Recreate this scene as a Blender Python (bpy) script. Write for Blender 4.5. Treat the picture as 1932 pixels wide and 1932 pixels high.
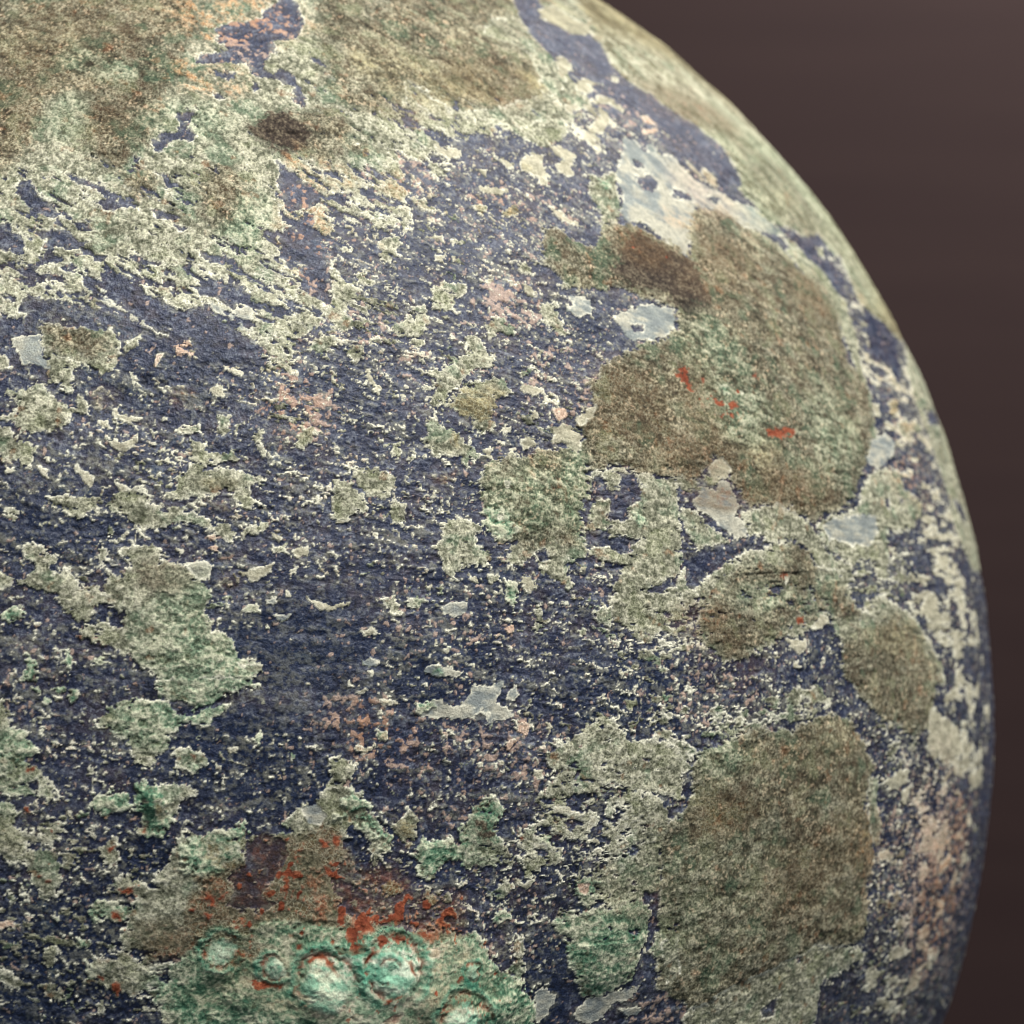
import bpy, math
import numpy as np
from mathutils import Vector
for o in list(bpy.data.objects): bpy.data.objects.remove(o)
scene = bpy.context.scene
coll = scene.collection

# ---------------------------------------------------------------- camera
cam_d = bpy.data.cameras.new('camera'); cam = bpy.data.objects.new('camera', cam_d); coll.objects.link(cam)
cam.location = (0, 0, 1.2); cam.rotation_euler = (math.radians(90), 0, 0)
cam_d.sensor_width = 36; cam_d.lens = 18 / math.tan(math.radians(14.0))
cam_d.clip_start = 0.02; cam_d.clip_end = 50
cam_d.dof.use_dof = True; cam_d.dof.focus_distance = 0.246; cam_d.dof.aperture_fstop = 29.0
scene.camera = cam

# ---------------------------------------------------------------- light
world = bpy.data.worlds.new('World'); scene.world = world; world.use_nodes = True
wbg = world.node_tree.nodes['Background']
wbg.inputs[0].default_value = (0.80, 0.90, 1.0, 1); wbg.inputs[1].default_value = 0.21
def area(name, loc, target, size, power, color, sizey=None):
    l = bpy.data.lights.new(name, 'AREA'); l.energy = power; l.color = color; l.size = size
    if sizey: l.shape = 'RECTANGLE'; l.size_y = sizey
    o = bpy.data.objects.new(name, l); coll.objects.link(o); o.location = loc
    o.rotation_euler = (Vector(target) - Vector(loc)).to_track_quat('-Z', 'Y').to_euler()
    return o
CEN = Vector((-0.06511, 0.37961, 1.2 + (-0.03635)))
area('ceiling_light', (0.30, -0.16, 2.30), CEN, 0.34, 22, (1.0, 0.98, 0.95))
area('ceiling_light', (0.75, 0.45, 2.2), CEN, 0.40, 8, (1.0, 0.97, 0.93))
area('added_gradient_light', (0.45, 0.98, 1.95), (0.45, 1.25, 1.5), 0.30, 5.2, (1.0, 0.96, 0.93), 0.1)  # added unseen lamp grazing the board, so it fades towards the bottom
scene.view_settings.view_transform = 'Standard'; scene.view_settings.look = 'None'
scene.view_settings.exposure = 0.0; scene.view_settings.gamma = 1.0
scene.render.engine = 'CYCLES'; scene.cycles.pixel_filter_type = 'BLACKMAN_HARRIS'; scene.cycles.filter_width = 1.05

def lin(c):
    return tuple(((x / 255) / 12.92 if x / 255 <= 0.04045 else ((x / 255 + 0.055) / 1.055) ** 2.4) for x in c)

# ---------------------------------------------------------------- background board
def node(nt, t, **kw):
    n = nt.nodes.new(t)
    for k, v in kw.items(): setattr(n, k, v)
    return n
def wall_material():
    m = bpy.data.materials.new('brown_board'); m.use_nodes = True; nt = m.node_tree
    b = nt.nodes['Principled BSDF']; b.inputs['Roughness'].default_value = 0.8; b.inputs['Specular IOR Level'].default_value = 0.3
    tc = node(nt, 'ShaderNodeTexCoord'); mp = node(nt, 'ShaderNodeMapping'); mp.inputs['Scale'].default_value = (0.8, 1, 9)
    n1 = node(nt, 'ShaderNodeTexNoise'); n1.inputs['Scale'].default_value = 4; n1.inputs['Detail'].default_value = 5
    cr = node(nt, 'ShaderNodeValToRGB')
    cr.color_ramp.elements[0].position = 0.3; cr.color_ramp.elements[0].color = (*lin((42, 26, 25)), 1)
    cr.color_ramp.elements[1].position = 0.7; cr.color_ramp.elements[1].color = (*lin((47, 31, 29)), 1)
    nt.links.new(tc.outputs['Object'], mp.inputs['Vector']); nt.links.new(mp.outputs[0], n1.inputs['Vector'])
    nt.links.new(n1.outputs[0], cr.inputs[0]); nt.links.new(cr.outputs[0], b.inputs['Base Color'])
    return m
WM = wall_material()
wall = bpy.data.objects.new('back_wall', None); wall.empty_display_size = 0.1
me = bpy.data.meshes.new('back_wall')
W0, W1, Z0, Z1, YB = -1.6, 1.9, 0.2, 2.3, 1.25
vs = [(W0, YB, Z0), (W1, YB, Z0), (W1, YB, Z1), (W0, YB, Z1), (W0, YB + .03, Z0), (W1, YB + .03, Z0), (W1, YB + .03, Z1), (W0, YB + .03, Z1)]
me.from_pydata(vs, [], [(0, 1, 2, 3), (5, 4, 7, 6), (4, 0, 3, 7), (1, 5, 6, 2), (3, 2, 6, 7), (4, 5, 1, 0)])
me.materials.append(WM)
bpy.data.objects.remove(wall)
wall = bpy.data.objects.new('back_wall', me); coll.objects.link(wall); wall['kind'] = 'structure'
wall['label'] = 'dark reddish brown board standing out of focus behind the bronze vessel'

# ---------------------------------------------------------------- noise on the vessel (positions in mm)
rng = np.random.default_rng(11)
PERM = rng.permutation(4096).astype(np.int32)
VAL = rng.random(4096).astype(np.float32)
def vnoise(X, Y, Z):
    xi = np.floor(X); yi = np.floor(Y); zi = np.floor(Z)
    fx = (X - xi); fy = (Y - yi); fz = (Z - zi)
    fx = fx * fx * (3 - 2 * fx); fy = fy * fy * (3 - 2 * fy); fz = fz * fz * (3 - 2 * fz)
    xi = xi.astype(np.int32); yi = yi.astype(np.int32); zi = zi.astype(np.int32)
    def h(a, b, c):
        return VAL[(PERM[(PERM[a & 4095] + b) & 4095] + c) & 4095]
    a00 = h(xi, yi, zi); a10 = h(xi + 1, yi, zi); a01 = h(xi, yi + 1, zi); a11 = h(xi + 1, yi + 1, zi)
    lo = (a00 * (1 - fx) + a10 * fx) * (1 - fy) + (a01 * (1 - fx) + a11 * fx) * fy
    a00 = h(xi, yi, zi + 1); a10 = h(xi + 1, yi, zi + 1); a01 = h(xi, yi + 1, zi + 1); a11 = h(xi + 1, yi + 1, zi + 1)
    hi = (a00 * (1 - fx) + a10 * fx) * (1 - fy) + (a01 * (1 - fx) + a11 * fx) * fy
    return (lo * (1 - fz) + hi * fz) - 0.5                      # -0.5 .. 0.5
def fbm(P, wl, octs, off=0.0, gain=0.5, st=(1, 1, 1)):
    out = 0; a = 1.0; tot = 0
    f = 1.0 / wl
    for i in range(octs):
        o = off + i * 17.3
        out = out + a * vnoise(P[0] * f * st[0] + o + 500, P[1] * f * st[1] + o * 1.7 + 500, P[2] * f * st[2] + o * 0.6 + 500)
        tot += a; a *= gain; f *= 2.03
    return (out / tot).astype(np.float32)
def sst(a, b, x):
    t = np.clip((x - a) / (b - a), 0, 1); return t * t * (3 - 2 * t)

# ---------------------------------------------------------------- grid on the globe of the vessel
R = 150.0; KD = R * math.pi / 180.0                               # mm, mm per degree
def axis(keys):
    out = [keys[0][0]]
    pos = np.array([k[0] for k in keys]); st = np.array([k[1] for k in keys])
    while out[-1] < keys[-1][0]:
        out.append(out[-1] + float(np.interp(out[-1], pos, st)))
    out[-1] = keys[-1][0]
    return np.array(out, np.float32)
Q = 0.93
LON = axis([(-180, 6), (-20, 4), (-6, .12), (-2.5, .058 * Q), (15, .052 * Q), (32, .060 * Q), (45, .078 * Q), (58, .11 * Q), (72, .16), (82, .3), (100, 3), (180, 6)])
LAT = axis([(-88, 5), (-35, 3), (-21, .12), (-18, .056 * Q), (5, .050 * Q), (20, .054 * Q), (36, .075 * Q), (50, .11 * Q), (60, .2), (75, 3), (88, 5)])
nx, ny = len(LON), len(LAT)
print('grid', nx, ny, nx * ny)
lon, lat = np.meshgrid(LON, LAT)
rl, rt = np.radians(lon), np.radians(lat)
N = np.stack([np.cos(rt) * np.sin(rl), -np.cos(rt) * np.cos(rl), np.sin(rt)]).astype(np.float32)
P = N * np.float32(R)

# the corrosion follows the flow of the casting: level low down, falling to the right higher up
PFL = (P[0] * .78, P[1] * .78, (P[2] + P[0] * (.12 + .48 * sst(10, 85, P[2]))) * 1.65)
# warp of the outlines (mm)
WX = (fbm(PFL, 3.0, 3, 3, .6) * 1.5 + fbm(P, .62, 2, 9, .8) * .85).astype(np.float32)
WY = (fbm(P, 2.6, 3, 43, .6) * 1.3 + fbm(P, .62, 2, 71, .8) * .75).astype(np.float32)
cl = np.clip(np.cos(rt), .2, 1).astype(np.float32)
LW = lon + WX / (KD * cl)
TW = lat + WY / KD
nmid = fbm(PFL, 1.45, 3, 101, .6)                                   # patchy noise
nfin = fbm(P, .42, 2, 131, .7)                                  # fine noise
nbig = fbm(P, 9.0, 4, 161, .55)
rb = fbm(P, 1.1, 2, 601, .45); lace = fbm(PFL, 2.0, 3, 641, .55); mott = fbm(PFL, 3.6, 4, 671, .55)
OR = np.zeros((ny, nx), np.float32); hvz = fbm(P, 2.2, 2, 691, .6)

def box(l0, l1, t0, t1, m):
    c = max(.25, math.cos(math.radians(max(abs(t0), abs(t1)) )))
    i0 = max(0, np.searchsorted(LON, l0 - m / (KD * c)) - 1); i1 = min(nx, np.searchsorted(LON, l1 + m / (KD * c)) + 1)
    j0 = max(0, np.searchsorted(LAT, t0 - m / KD) - 1); j1 = min(ny, np.searchsorted(LAT, t1 + m / KD) + 1)
    return slice(j0, j1), slice(i0, i1)

def signed(poly, sl, k=''):
    c = math.cos(math.radians(float(poly[:, 1].mean())))
    ext = max((poly[:, 0].max() - poly[:, 0].min()) * c, poly[:, 1].max() - poly[:, 1].min()) * KD
    q_ = .35 if k.isupper() else min(1.0, max(.4, ext / 5.0))
    px = (lon[sl] + (LW[sl] - lon[sl]) * q_) * (KD * c); py = (lat[sl] + (TW[sl] - lat[sl]) * q_) * KD
    d2 = np.full(px.shape, 1e9, np.float32); ins = np.zeros(px.shape, bool)
    q = poly * np.array([KD * c, KD]); n = len(q)
    for i in range(n):
        ax, ay = q[i]; bx, by = q[(i + 1) % n]
        ex, ey = bx - ax, by - ay; L = ex * ex + ey * ey + 1e-9
        wx = px - np.float32(ax); wy = py - np.float32(ay)
        t = np.clip((wx * np.float32(ex / L) + wy * np.float32(ey / L)), 0, 1)
        dx = wx - t * np.float32(ex); dy = wy - t * np.float32(ey)
        np.minimum(d2, dx * dx + dy * dy, out=d2)
        if abs(by - ay) > 1e-9:
            cond = ((ay > py) != (by > py)) & (px < (bx - ax) * (py - ay) / (by - ay) + ax)
            ins ^= cond
    d = np.sqrt(d2); return np.where(ins, d, -d).astype(np.float32)

# ---------------------------------------------------------------- the patches of corrosion, in degrees x 100 on the vessel
# kind: g grey green, o olive, d dark brown, s silvery scale, c pale flake, p pinkish flake, m malachite, a bright verdigris,
#       r cuprite red, y ochre, n brown stain, k bare metal
SHAPES = """g -5809 6993 8953 7476 4223 5767 11220 6013 4154 3922 3878 3802 3577 3537 3410 3471 3157 3586 2762 3498 2510 3641 2359 3416 2369 3195 2333 2942 2159 2852 1940 2920 1843 2758 1893 2571 1888 2371 1686 2259 1595 2170 1447 2219 1347 2217 1251 2301 1169 2352 987 2392 737 2432 682 2575 606 2396 456 2429 361 2358 203 2289 -463 2290
o 2640 5972 2057 4204 2028 3771 2068 3651 2299 3610 2469 3736 2580 3862 2691 3835 2910 3707 3162 3710 3535 3860 3686 3988 3773 4229 3679 4319 3455 4378 3598 4542 3898 4699 10044 6750
o -1046 5201 1107 5206 1233 4277 1283 4130 1118 4048 1132 3791 982 3670 857 3628 691 3647 610 3620 471 3667 270 3614 264 3424 211 3221 110 3113 -275 3114
o 544 3546 610 3620 961 3657 1002 3465 942 3381 883 3311 809 3166 715 3142 634 3227 549 3337
o 810 3145 924 3148 962 3064 907 2968 813 3018 774 3080
o 1232 3180 1371 3219 1438 3060 1444 2884 1355 2800 1236 2816 1185 2925 1180 3081
o 617 2486 666 2543 703 2478 698 2386 638 2395
d 1528 3419 1567 3504 1712 3561 1862 3559 1954 3530 1868 3464 1765 3341 1711 3315 1623 3355
o 1728 3526 1886 3573 2198 3635 2289 3544 2218 3383 2049 3291 1861 3290 1752 3317 1779 3434
k 1334 4192 1471 4248 1659 4294 1787 4450 1921 4583 1956 4451 1970 4292 1902 4149 1723 4090 1684 3988 1624 3887 1662 3837 1739 3896 1831 3836 1851 3759 1848 3607 1790 3653 1806 3756 1724 3802 1647 3809 1561 3830 1540 3936 1446 3902 1335 3908 1202 3901 1239 3971 1364 3993 1413 4024 1338 4090
k 1308 3840 1440 3835 1425 3795 1317 3801
k 1298 3672 1341 3690 1370 3651 1326 3627
k 1519 3749 1577 3778 1594 3741 1547 3706
k 1942 3995 2011 3988 2014 3946 1957 3955
k 1074 3545 1166 3543 1164 3483 1122 3446 1171 3390 1150 3344 1080 3358 1021 3339 981 3281 942 3269 952 3359 971 3411 1041 3408 1082 3445
k 943 3148 1010 3129 1019 3087 1066 3088 1075 3057 1019 3055 981 3117
k 831 3238 865 3228 856 3195 835 3205
k 479 3122 537 3107 604 3087 681 3057 711 3005 767 2996 860 2957 870 2927 778 2924 687 2912 629 2962 684 2974 644 3035 568 3065 510 3085
k 221 3061 266 3077 300 3020 350 2989 439 2919 451 2889 398 2858 322 2897 261 2958 219 2998
k 935 2923 1008 2910 1082 2882 1045 2860 962 2878
k 508 2844 591 2835 620 2796 557 2795
k 92 2831 203 2817 179 2787 263 2758 294 2719 282 2652 217 2680 107 2709
k 311 2817 385 2798 495 2780 596 2742 598 2703 518 2693 447 2701 423 2663 494 2654 461 2625 391 2615 350 2581 395 2558 466 2540 503 2508 433 2521 353 2539 307 2567 338 2614 389 2643 376 2691 408 2740 350 2788
k 497 2606 532 2612 560 2588 525 2574
k 812 2663 874 2650 901 2632 980 2633 963 2614 892 2603 848 2621
k 635 2665 706 2657 698 2628 645 2637
k 1178 2696 1231 2678 1303 2661 1365 2634 1399 2597 1346 2614 1284 2632 1212 2639
s 666 2552 739 2442 809 2361 963 2273 1048 2257 1047 2177 946 2220 793 2316 706 2387
k 678 2571 726 2581 805 2554 858 2518 789 2507 841 2490 920 2445 980 2446 989 2409 1092 2356 1187 2395 1222 2386 1221 2341 1273 2360 1307 2334 1263 2324 1331 2289 1431 2211 1425 2087 963 2080 1014 2256 929 2300 827 2352 757 2405 713 2460 702 2515
s 1180 2441 1300 2379 1442 2419 1425 2264 1306 2307 1238 2359
k 1155 2514 1227 2544 1342 2538 1403 2502 1435 2456 1371 2408 1318 2389 1284 2425 1268 2452 1207 2460 1163 2450
k 1015 2502 1059 2484 1041 2475
k 726 2315 810 2343 861 2316 912 2273 1014 2238 963 2080 715 2077 777 2271
k 532 2458 591 2477 618 2459 568 2431
k 288 2392 344 2438 413 2429 510 2384 461 2357 412 2330 342 2356 281 2365
k 146 2346 250 2338 311 2311 363 2294 332 2258 377 2223 258 2231 154 2266
k 659 2296 693 2287 677 2252
k 1634 3265 1667 3200 1743 3172 1765 3108 1844 3101 1932 3085 1958 3054 1861 3006 1778 2970 1717 2947 1656 2923 1648 3027 1629 3133
k 1764 2939 1812 2931 1793 2858 1840 2769 1860 2701 1847 2593 1858 2441 1819 2421 1759 2457 1690 2501 1697 2578 1723 2646 1628 2623 1622 2662 1645 2712 1594 2769 1629 2840 1708 2864
k 1736 2409 1796 2374 1775 2346 1742 2372
k 1368 2702 1423 2704 1413 2679
k 1054 2831 1117 2822 1081 2796
g 980 2624 1185 2629 1407 2578 1680 2587 1662 2379 1532 2303 1441 2392 1435 2456 1386 2520 1227 2554 1146 2496 1170 2404 1083 2365 1015 2419 963 2492
k 1015 2502 1059 2484 1041 2470
g 2057 3599 2449 3620 2502 3563 2579 3508 2632 3453 2737 3415 2778 3360 2714 3342 2630 3370 2557 3352 2520 3303 2435 3319 2368 3360 2209 3382 2067 3372 2062 3291 2107 3193 2194 3210 2251 3181 2231 3136 2155 3120 2163 3055 2270 3019 2356 2982 2336 2886 2290 2812 2272 2924 2089 2924 1840 2911 1841 3277
g 2560 3864 2688 3838 2736 3763 2836 3696 2899 3665 3176 3709 3533 3860 3646 3875 3514 3698 3352 3626 3211 3610 3134 3614 3068 3520 2948 3532 2853 3474 2762 3489 2600 3498 2542 3579 2496 3662
g 3420 4374 3631 4541 3908 4626 3950 4548 4105 4577 3820 4408 3807 4279 4000 4264 4307 4286 4257 4231 4020 4116 3908 4011 3763 3892 3646 3875 3690 3993 3769 4226 3671 4319
g 4273 4789 4588 4932 4739 4870 4766 4782 4862 4748 5216 4920 5248 4889 4894 4665 4681 4604 4488 4565 4451 4627 4312 4670 4205 4702
c 4052 4048 4192 4114 4337 4094 4183 4039 4222 4002 4066 3957 4002 3983
c 3675 3825 3755 3856 3765 3823 3701 3795
c 3799 3828 3895 3855 3934 3820 3835 3766 3770 3784
c 4002 3871 4064 3866 4013 3817 3969 3825
c 4140 3877 4206 3832 4148 3756 4003 3643 3910 3644 3904 3683 4042 3767
c 3686 3719 3749 3701 3696 3662
c 4087 3918 4249 3971 4345 3957 4421 3878 4331 3857 4270 3910 4113 3887
p 4549 3856 4655 3886 4698 3809 4535 3798
p 4466 3741 4668 3777 4602 3727 4454 3705
c 3467 3502 3555 3512 3608 3481 3677 3452 3592 3369 3589 3309 3505 3277 3449 3354 3545 3413 3513 3458
c 3277 3408 3399 3445 3360 3333 3373 3276 3333 3214 3280 3209 3293 3268 3194 3305 3175 3350
c 2613 3427 2693 3423 2790 3396 2778 3360 2690 3340 2634 3382
g 2543 3305 2609 3298 2673 3247 2652 3211 2560 3204
c 3045 3367 3102 3355 3134 3311 3070 3305
c 2865 3269 2936 3269 2898 3226
c 2845 3170 2933 3155 3030 3164 2993 3127 2854 3126
c 3261 3100 3316 3082 3391 3050 3435 3004 3483 2997 3457 2968 3407 2969 3338 3012
g 2771 3043 2864 3050 2865 3018 2809 2981 2773 3011
y 2939 3034 3095 3080 3063 3022 2953 2970 2934 3001
g 2375 3069 2459 3064 2522 3014 2506 2992 2425 3008
c 2463 2947 2506 2950 2499 2917 2469 2926
y 2573 3002 2616 2999 2587 2971
g 2149 2804 2264 2831 2262 2770 2208 2687 2155 2665 2104 2712 2148 2744
g 1918 2763 1994 2756 1998 2717 1940 2714
g 1981 2598 2029 2600 2088 2545 2057 2524 1994 2551
c 2427 2830 2524 2846 2523 2795 2488 2823
g 2562 2828 2624 2821 2681 2835 2649 2792 2565 2797
c 2444 2719 2507 2723 2487 2681 2448 2689
c 2549 2725 2581 2732 2568 2696 2550 2695
g 2949 2698 3000 2722 3034 2683 3041 2633 2956 2648
g 2376 2577 2416 2579 2518 2584 2613 2550 2559 2489 2506 2429 2454 2360 2400 2386 2371 2442 2401 2501
c 2939 2587 3009 2561 2998 2521 2956 2528
c 2693 2583 2759 2597 2739 2556
g 3020 2483 3144 2490 3132 2372 3155 2294 3074 2321 3037 2386
g 2659 2341 2719 2381 2797 2404 2796 2356 2838 2358 2809 2279 2723 2305 2676 2274
g 1849 2593 1929 2558 2004 2484 1999 2446 1931 2425 1907 2368 1957 2333 1915 2277 1815 2274
g 2202 2351 2289 2420 2357 2423 2322 2327 2292 2259 2169 2255 2138 2302
c 4135 4951 4138 4855 4067 4802 4015 4829 3982 4919
s 4193 3640 4336 3647 4337 3584 4367 3551 4408 3631 4493 3631 4473 3565 4641 3575 4657 3490 4754 3393 4913 3360 5113 3318 5339 3293 5395 3221 5507 3186 5670 3134 5458 3102 5004 3120 4853 3210 4560 3190 4407 3052 4243 2830 4158 2875 4090 2933 3994 3015 3855 3041 3829 3104 3923 3226 3925 3341 4069 3476
g 5670 3134 5990 3016 5998 2806 6032 2695 5977 2511 5804 2282 5752 2090 5628 1820 5393 1676 5576 1923 5681 2226 5724 2535 5567 2765 5441 3002
k 4132 3364 4276 3387 4292 3340 4195 3245 4111 3259 4110 3307
k 4184 3488 4262 3460 4247 3427 4164 3435
g 3706 3322 3961 3362 3797 3042 3633 2983 3652 3107 3628 3197
m 3772 3288 3852 3302 3818 3228 3752 3198
k 4422 3307 4574 3301 4580 3241 4475 3241 4383 3254
k 4743 3284 4947 3316 4836 3259
y 10044 6750 4281 5038 4992 5125 5309 5122 5111 4921 4821 4610 4586 4279 4666 4130 4856 4120 5009 4031 5165 3959 5309 3873 5417 3808 5453 3707 5444 3588 5404 3518 5243 3408 5389 3329 5368 3229 5507 3186 5758 3181 6014 3114 6247 3093 6533 3078 6422 2896 6309 2605 6949 2542 8583 2590 10036 4148 9276 5330 13091 5717
o 3191 2951 3300 2929 3397 2874 3480 2839 3597 2911 3632 2988 3849 3030 4075 2932 4189 2878 4243 2819 4407 3052 4560 3190 4853 3210 5048 3125 5393 3043 5461 2890 5622 2770 5773 2627 5681 2445 5613 2298 5736 2229 5706 2086 5626 1925 5531 1798 5376 1670 5254 1608 5173 1529 4986 1412 4796 1382 4671 1355 4478 1383 4461 1429 4278 1447 4125 1441 4052 1547 3995 1629 3932 1683 3819 1597 3721 1544 3674 1580 3579 1579 3436 1605 3311 1638 3136 1618 3056 1673 3096 1725 3110 1742 3100 1849 3203 1932 3233 2052 3407 2191 3516 2234 3627 2277 3807 2317 3910 2370 3949 2490 3750 2537 3597 2598 3441 2578 3231 2584 3187 2663 3149 2722 3125 2793
d 3990 2434 4240 2550 4261 2799 4115 2850 3940 2941 3809 2951 3684 2794 3546 2702 3656 2609 3900 2586
s 3473 2388 3564 2466 3687 2503 3811 2501 3922 2488 3914 2410 3855 2329 3659 2299 3541 2303
k 3584 2380 3681 2391 3653 2350 3590 2346
s 3206 2543 3353 2531 3372 2483 3347 2442 3238 2426 3192 2463 3252 2505 3177 2561
k 5519 3188 5714 3180 5895 3137 6299 3223 6352 3143 6166 3016 6237 2929 6307 2884 6003 2756 5936 2892 5735 2976 5661 3085
k 6375 2715 6777 2627 7039 2549 6538 2244 6364 2197 6350 2310 6018 2334 6172 2504
c 6038 3081 6211 3113 6059 3012 6018 3043
g 7532 2590 6850 2319 6647 2133 6672 2089 6652 1986 6717 1831 6727 1698 6738 1555 6684 1434 6714 1326 6826 1173 7083 1026 7857 1002 7955 1335 7958 1559 7919 1885 7835 2179 7994 2605
k 6777 2025 7801 2087 7454 1949 6807 1947
k 6764 1721 6798 1555 6800 1391 6713 1456 6696 1565
k 6906 1501 7204 1435 7264 1323 7054 1368
s 5543 1817 5760 1866 5907 1839 5780 1720 5528 1653 5400 1671
c 5724 2044 5829 2038 5787 1962 5703 1959
y 6055 2081 6210 2067 6129 1997 6004 2003
g 6046 1951 6561 1960 6608 1895 6079 1855
g 5528 1653 5836 1648 5816 1545 6056 1464 6033 1391 5761 1291 5436 1283 5397 1147 5323 1013 5206 1035 5213 1112 5068 1143 4966 1117 4768 1204 4652 1299 4759 1373 5118 1411 5224 1509 5358 1600
s 4746 1336 4973 1383 5334 1392 5309 1294 5194 1218 5002 1220 4787 1260
g 4058 1393 4170 1411 4349 1448 4619 1346 4768 1204 4966 1117 4887 1034 4641 1104 4576 1207 4465 1245 4289 1238 4197 1257 4094 1275
g 3693 1428 3761 1411 3826 1322 3997 1249 4213 1265 4149 1230 4012 1205 3900 1153 3742 1086 3675 958 3599 909 3552 1047 3637 1148 3719 1217 3667 1305 3639 1393
s 3926 1528 3991 1574 4046 1538 4043 1483 4068 1429 4017 1384 4105 1320 4079 1267 4012 1258 3912 1321 3830 1393 3761 1411 3749 1464 3824 1518
c 3886 1655 3995 1675 4041 1611 4004 1574 3919 1546 3893 1591
k 5518 1482 5572 1472 5531 1422 5489 1432
k 5719 1483 5779 1473 5722 1447
k 3719 1217 3894 1242 4217 1284 4176 1230 3902 1162 3870 1127 3744 1095 3729 1008 3619 1045 3637 1148
g 3688 1044 3900 1153 4145 1212 4465 1245 4643 1114 4972 1079 4894 997 5001 863 5246 910 5332 850 5353 773 4771 688 4716 745 4685 829 4477 792 4269 747 4183 715 4049 695 3931 648 3798 654 3723 717 3674 787
o 4360 1182 4459 1227 4560 1207 4614 1123 4613 1059 4553 1006 4747 1019 4837 980 4921 903 4945 855 4849 822 4772 853 4641 848 4585 878 4487 845 4407 884 4275 782 4188 750 4053 721 3933 665 3824 670 3738 742 3714 828 3752 930 3872 1005 3936 1082 4044 1116 4228 1103 4330 1119
d 4813 888 4947 865 4866 821 4786 843
g 5018 928 5198 950 5447 865 5677 758 5847 612 5973 535 5974 416 5748 432 5734 599 5358 792 5079 804
o 4733 653 4778 725 5054 786 5363 811 5638 720 5732 598 5860 541 5826 388 5714 227 5481 155 5316 224 5056 308 4833 466 4748 550
c 5860 948 5998 924 5992 843 6043 741 5925 756 5700 826 5806 890
c 4510 808 4600 877 4675 856 4597 787
c 4271 755 4440 748 4445 694 4384 671 4315 683
c 4573 652 4601 633 4565 599 4547 627
c 4321 629 4363 627 4395 599 4332 602
c 6193 1194 6515 1189 6533 1157 6207 1163
s 268 2212 315 2256 401 2239 416 2134 458 2108 444 2065 385 2091 327 2090 299 2133
g 438 2169 582 2126 584 2075 560 2049 567 1981 539 1964 513 1997 447 2006 426 2091
g 399 2265 744 2268 780 2172 764 2111 732 2059 700 2033 633 2084 591 2109 491 2117 415 2143
o 415 2274 676 2277 712 2206 647 2144 547 2152 463 2169
g 787 2189 846 2225 879 2244 871 2191 813 2155
g 163 2168 249 2133 271 2073 238 2064 170 2090
g 390 2014 423 1997 450 1955 533 1921 559 1880 581 1939 606 1922 648 1872 641 1847 560 1846 553 1813 507 1780 404 1755 347 1763 313 1804 240 1812 189 1854 310 1854 314 1912 248 1929 253 1971 312 1946 384 1971
g 192 1812 298 1788 308 1747 366 1714 423 1690 395 1617 348 1609 338 1641 251 1641 198 1714
c 418 1617 475 1585 476 1553 436 1577
c 276 1617 325 1593 318 1577 286 1585
c 577 1601 592 1625 680 1569 673 1513 642 1529 617 1577
c 752 1898 778 1856 834 1840 883 1848 883 1823 827 1815 753 1848
c 740 1740 804 1724 867 1765 891 1765 876 1724 812 1675 756 1707
c 682 1822 722 1822 759 1781 707 1789
c 823 2068 860 2043 853 1991 836 2025
p 955 2148 988 2148 980 2122 951 2083
p 1047 2202 1115 2221 1144 2159 1114 2133 1089 2150 1047 2140
c 1273 2100 1331 2075 1373 2058 1339 2049 1281 2074
c 1211 1978 1253 2000 1286 1979 1276 1936 1227 1944
g 1225 1851 1299 1852 1296 1777 1263 1752 1215 1768 1248 1810
g 1032 1775 1110 1808 1150 1809 1170 1767 1085 1763
g 1411 1778 1453 1787 1442 1728 1474 1687 1448 1654 1425 1703
g 1590 1704 1619 1772 1706 1815 1694 1756 1631 1688
g 1452 2121 1464 2183 1441 2236 1599 2257 1611 2186 1612 2071 1552 2070 1517 2052 1458 2060
g 1698 2179 1776 2154 1854 2228 1830 2263 1740 2252
c 626 2036 651 2024 644 2008
g 1101 1750 1173 1718 1181 1685 1229 1677 1318 1678 1374 1653 1357 1628 1276 1636 1179 1603 1267 1595 1364 1579 1396 1571 1469 1564 1394 1523 1377 1498 1401 1474 1391 1410 1359 1410 1320 1450 1281 1498 1201 1458 1122 1474 1043 1458 995 1498 1043 1522 1051 1570 1107 1619 1116 1668
n 1169 1458 1272 1434 1279 1410 1232 1410
g 472 1457 502 1481 573 1481 651 1481 698 1473 745 1449 775 1497 838 1513 909 1489 933 1473 925 1442 1082 1426 1089 1394 1176 1370 1230 1346 1247 1370 1286 1354 1316 1283 1292 1259 1230 1299 1214 1330 1120 1338 1073 1354 1011 1331 910 1339 871 1315 824 1378 761 1394 745 1434 699 1426 630 1386 599 1378 527 1433 488 1433
c 767 1537 806 1529 846 1505 807 1496
g 280 1394 310 1418 357 1418 351 1370 328 1355
g 1324 1298 1357 1330 1421 1346 1477 1362 1460 1322 1387 1290
p 1190 1291 1214 1303 1229 1283 1206 1267
p 1193 1240 1221 1251 1240 1236 1228 1216
c 1042 1244 1080 1220 1065 1206
g 732 1315 754 1358 778 1315 786 1253 748 1268
g 702 1237 725 1245 748 1221 741 1198 711 1167 699 1206
g 387 1245 417 1269 495 1238 526 1206 512 1168 566 1137 620 1098 614 1060 689 1082 720 1044 751 1005 691 975 684 929 662 899 586 922 547 983 515 1037 432 1045 324 1084 302 1061 233 1061 230 1145 339 1099 429 1137 412 1176 381 1199
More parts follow.
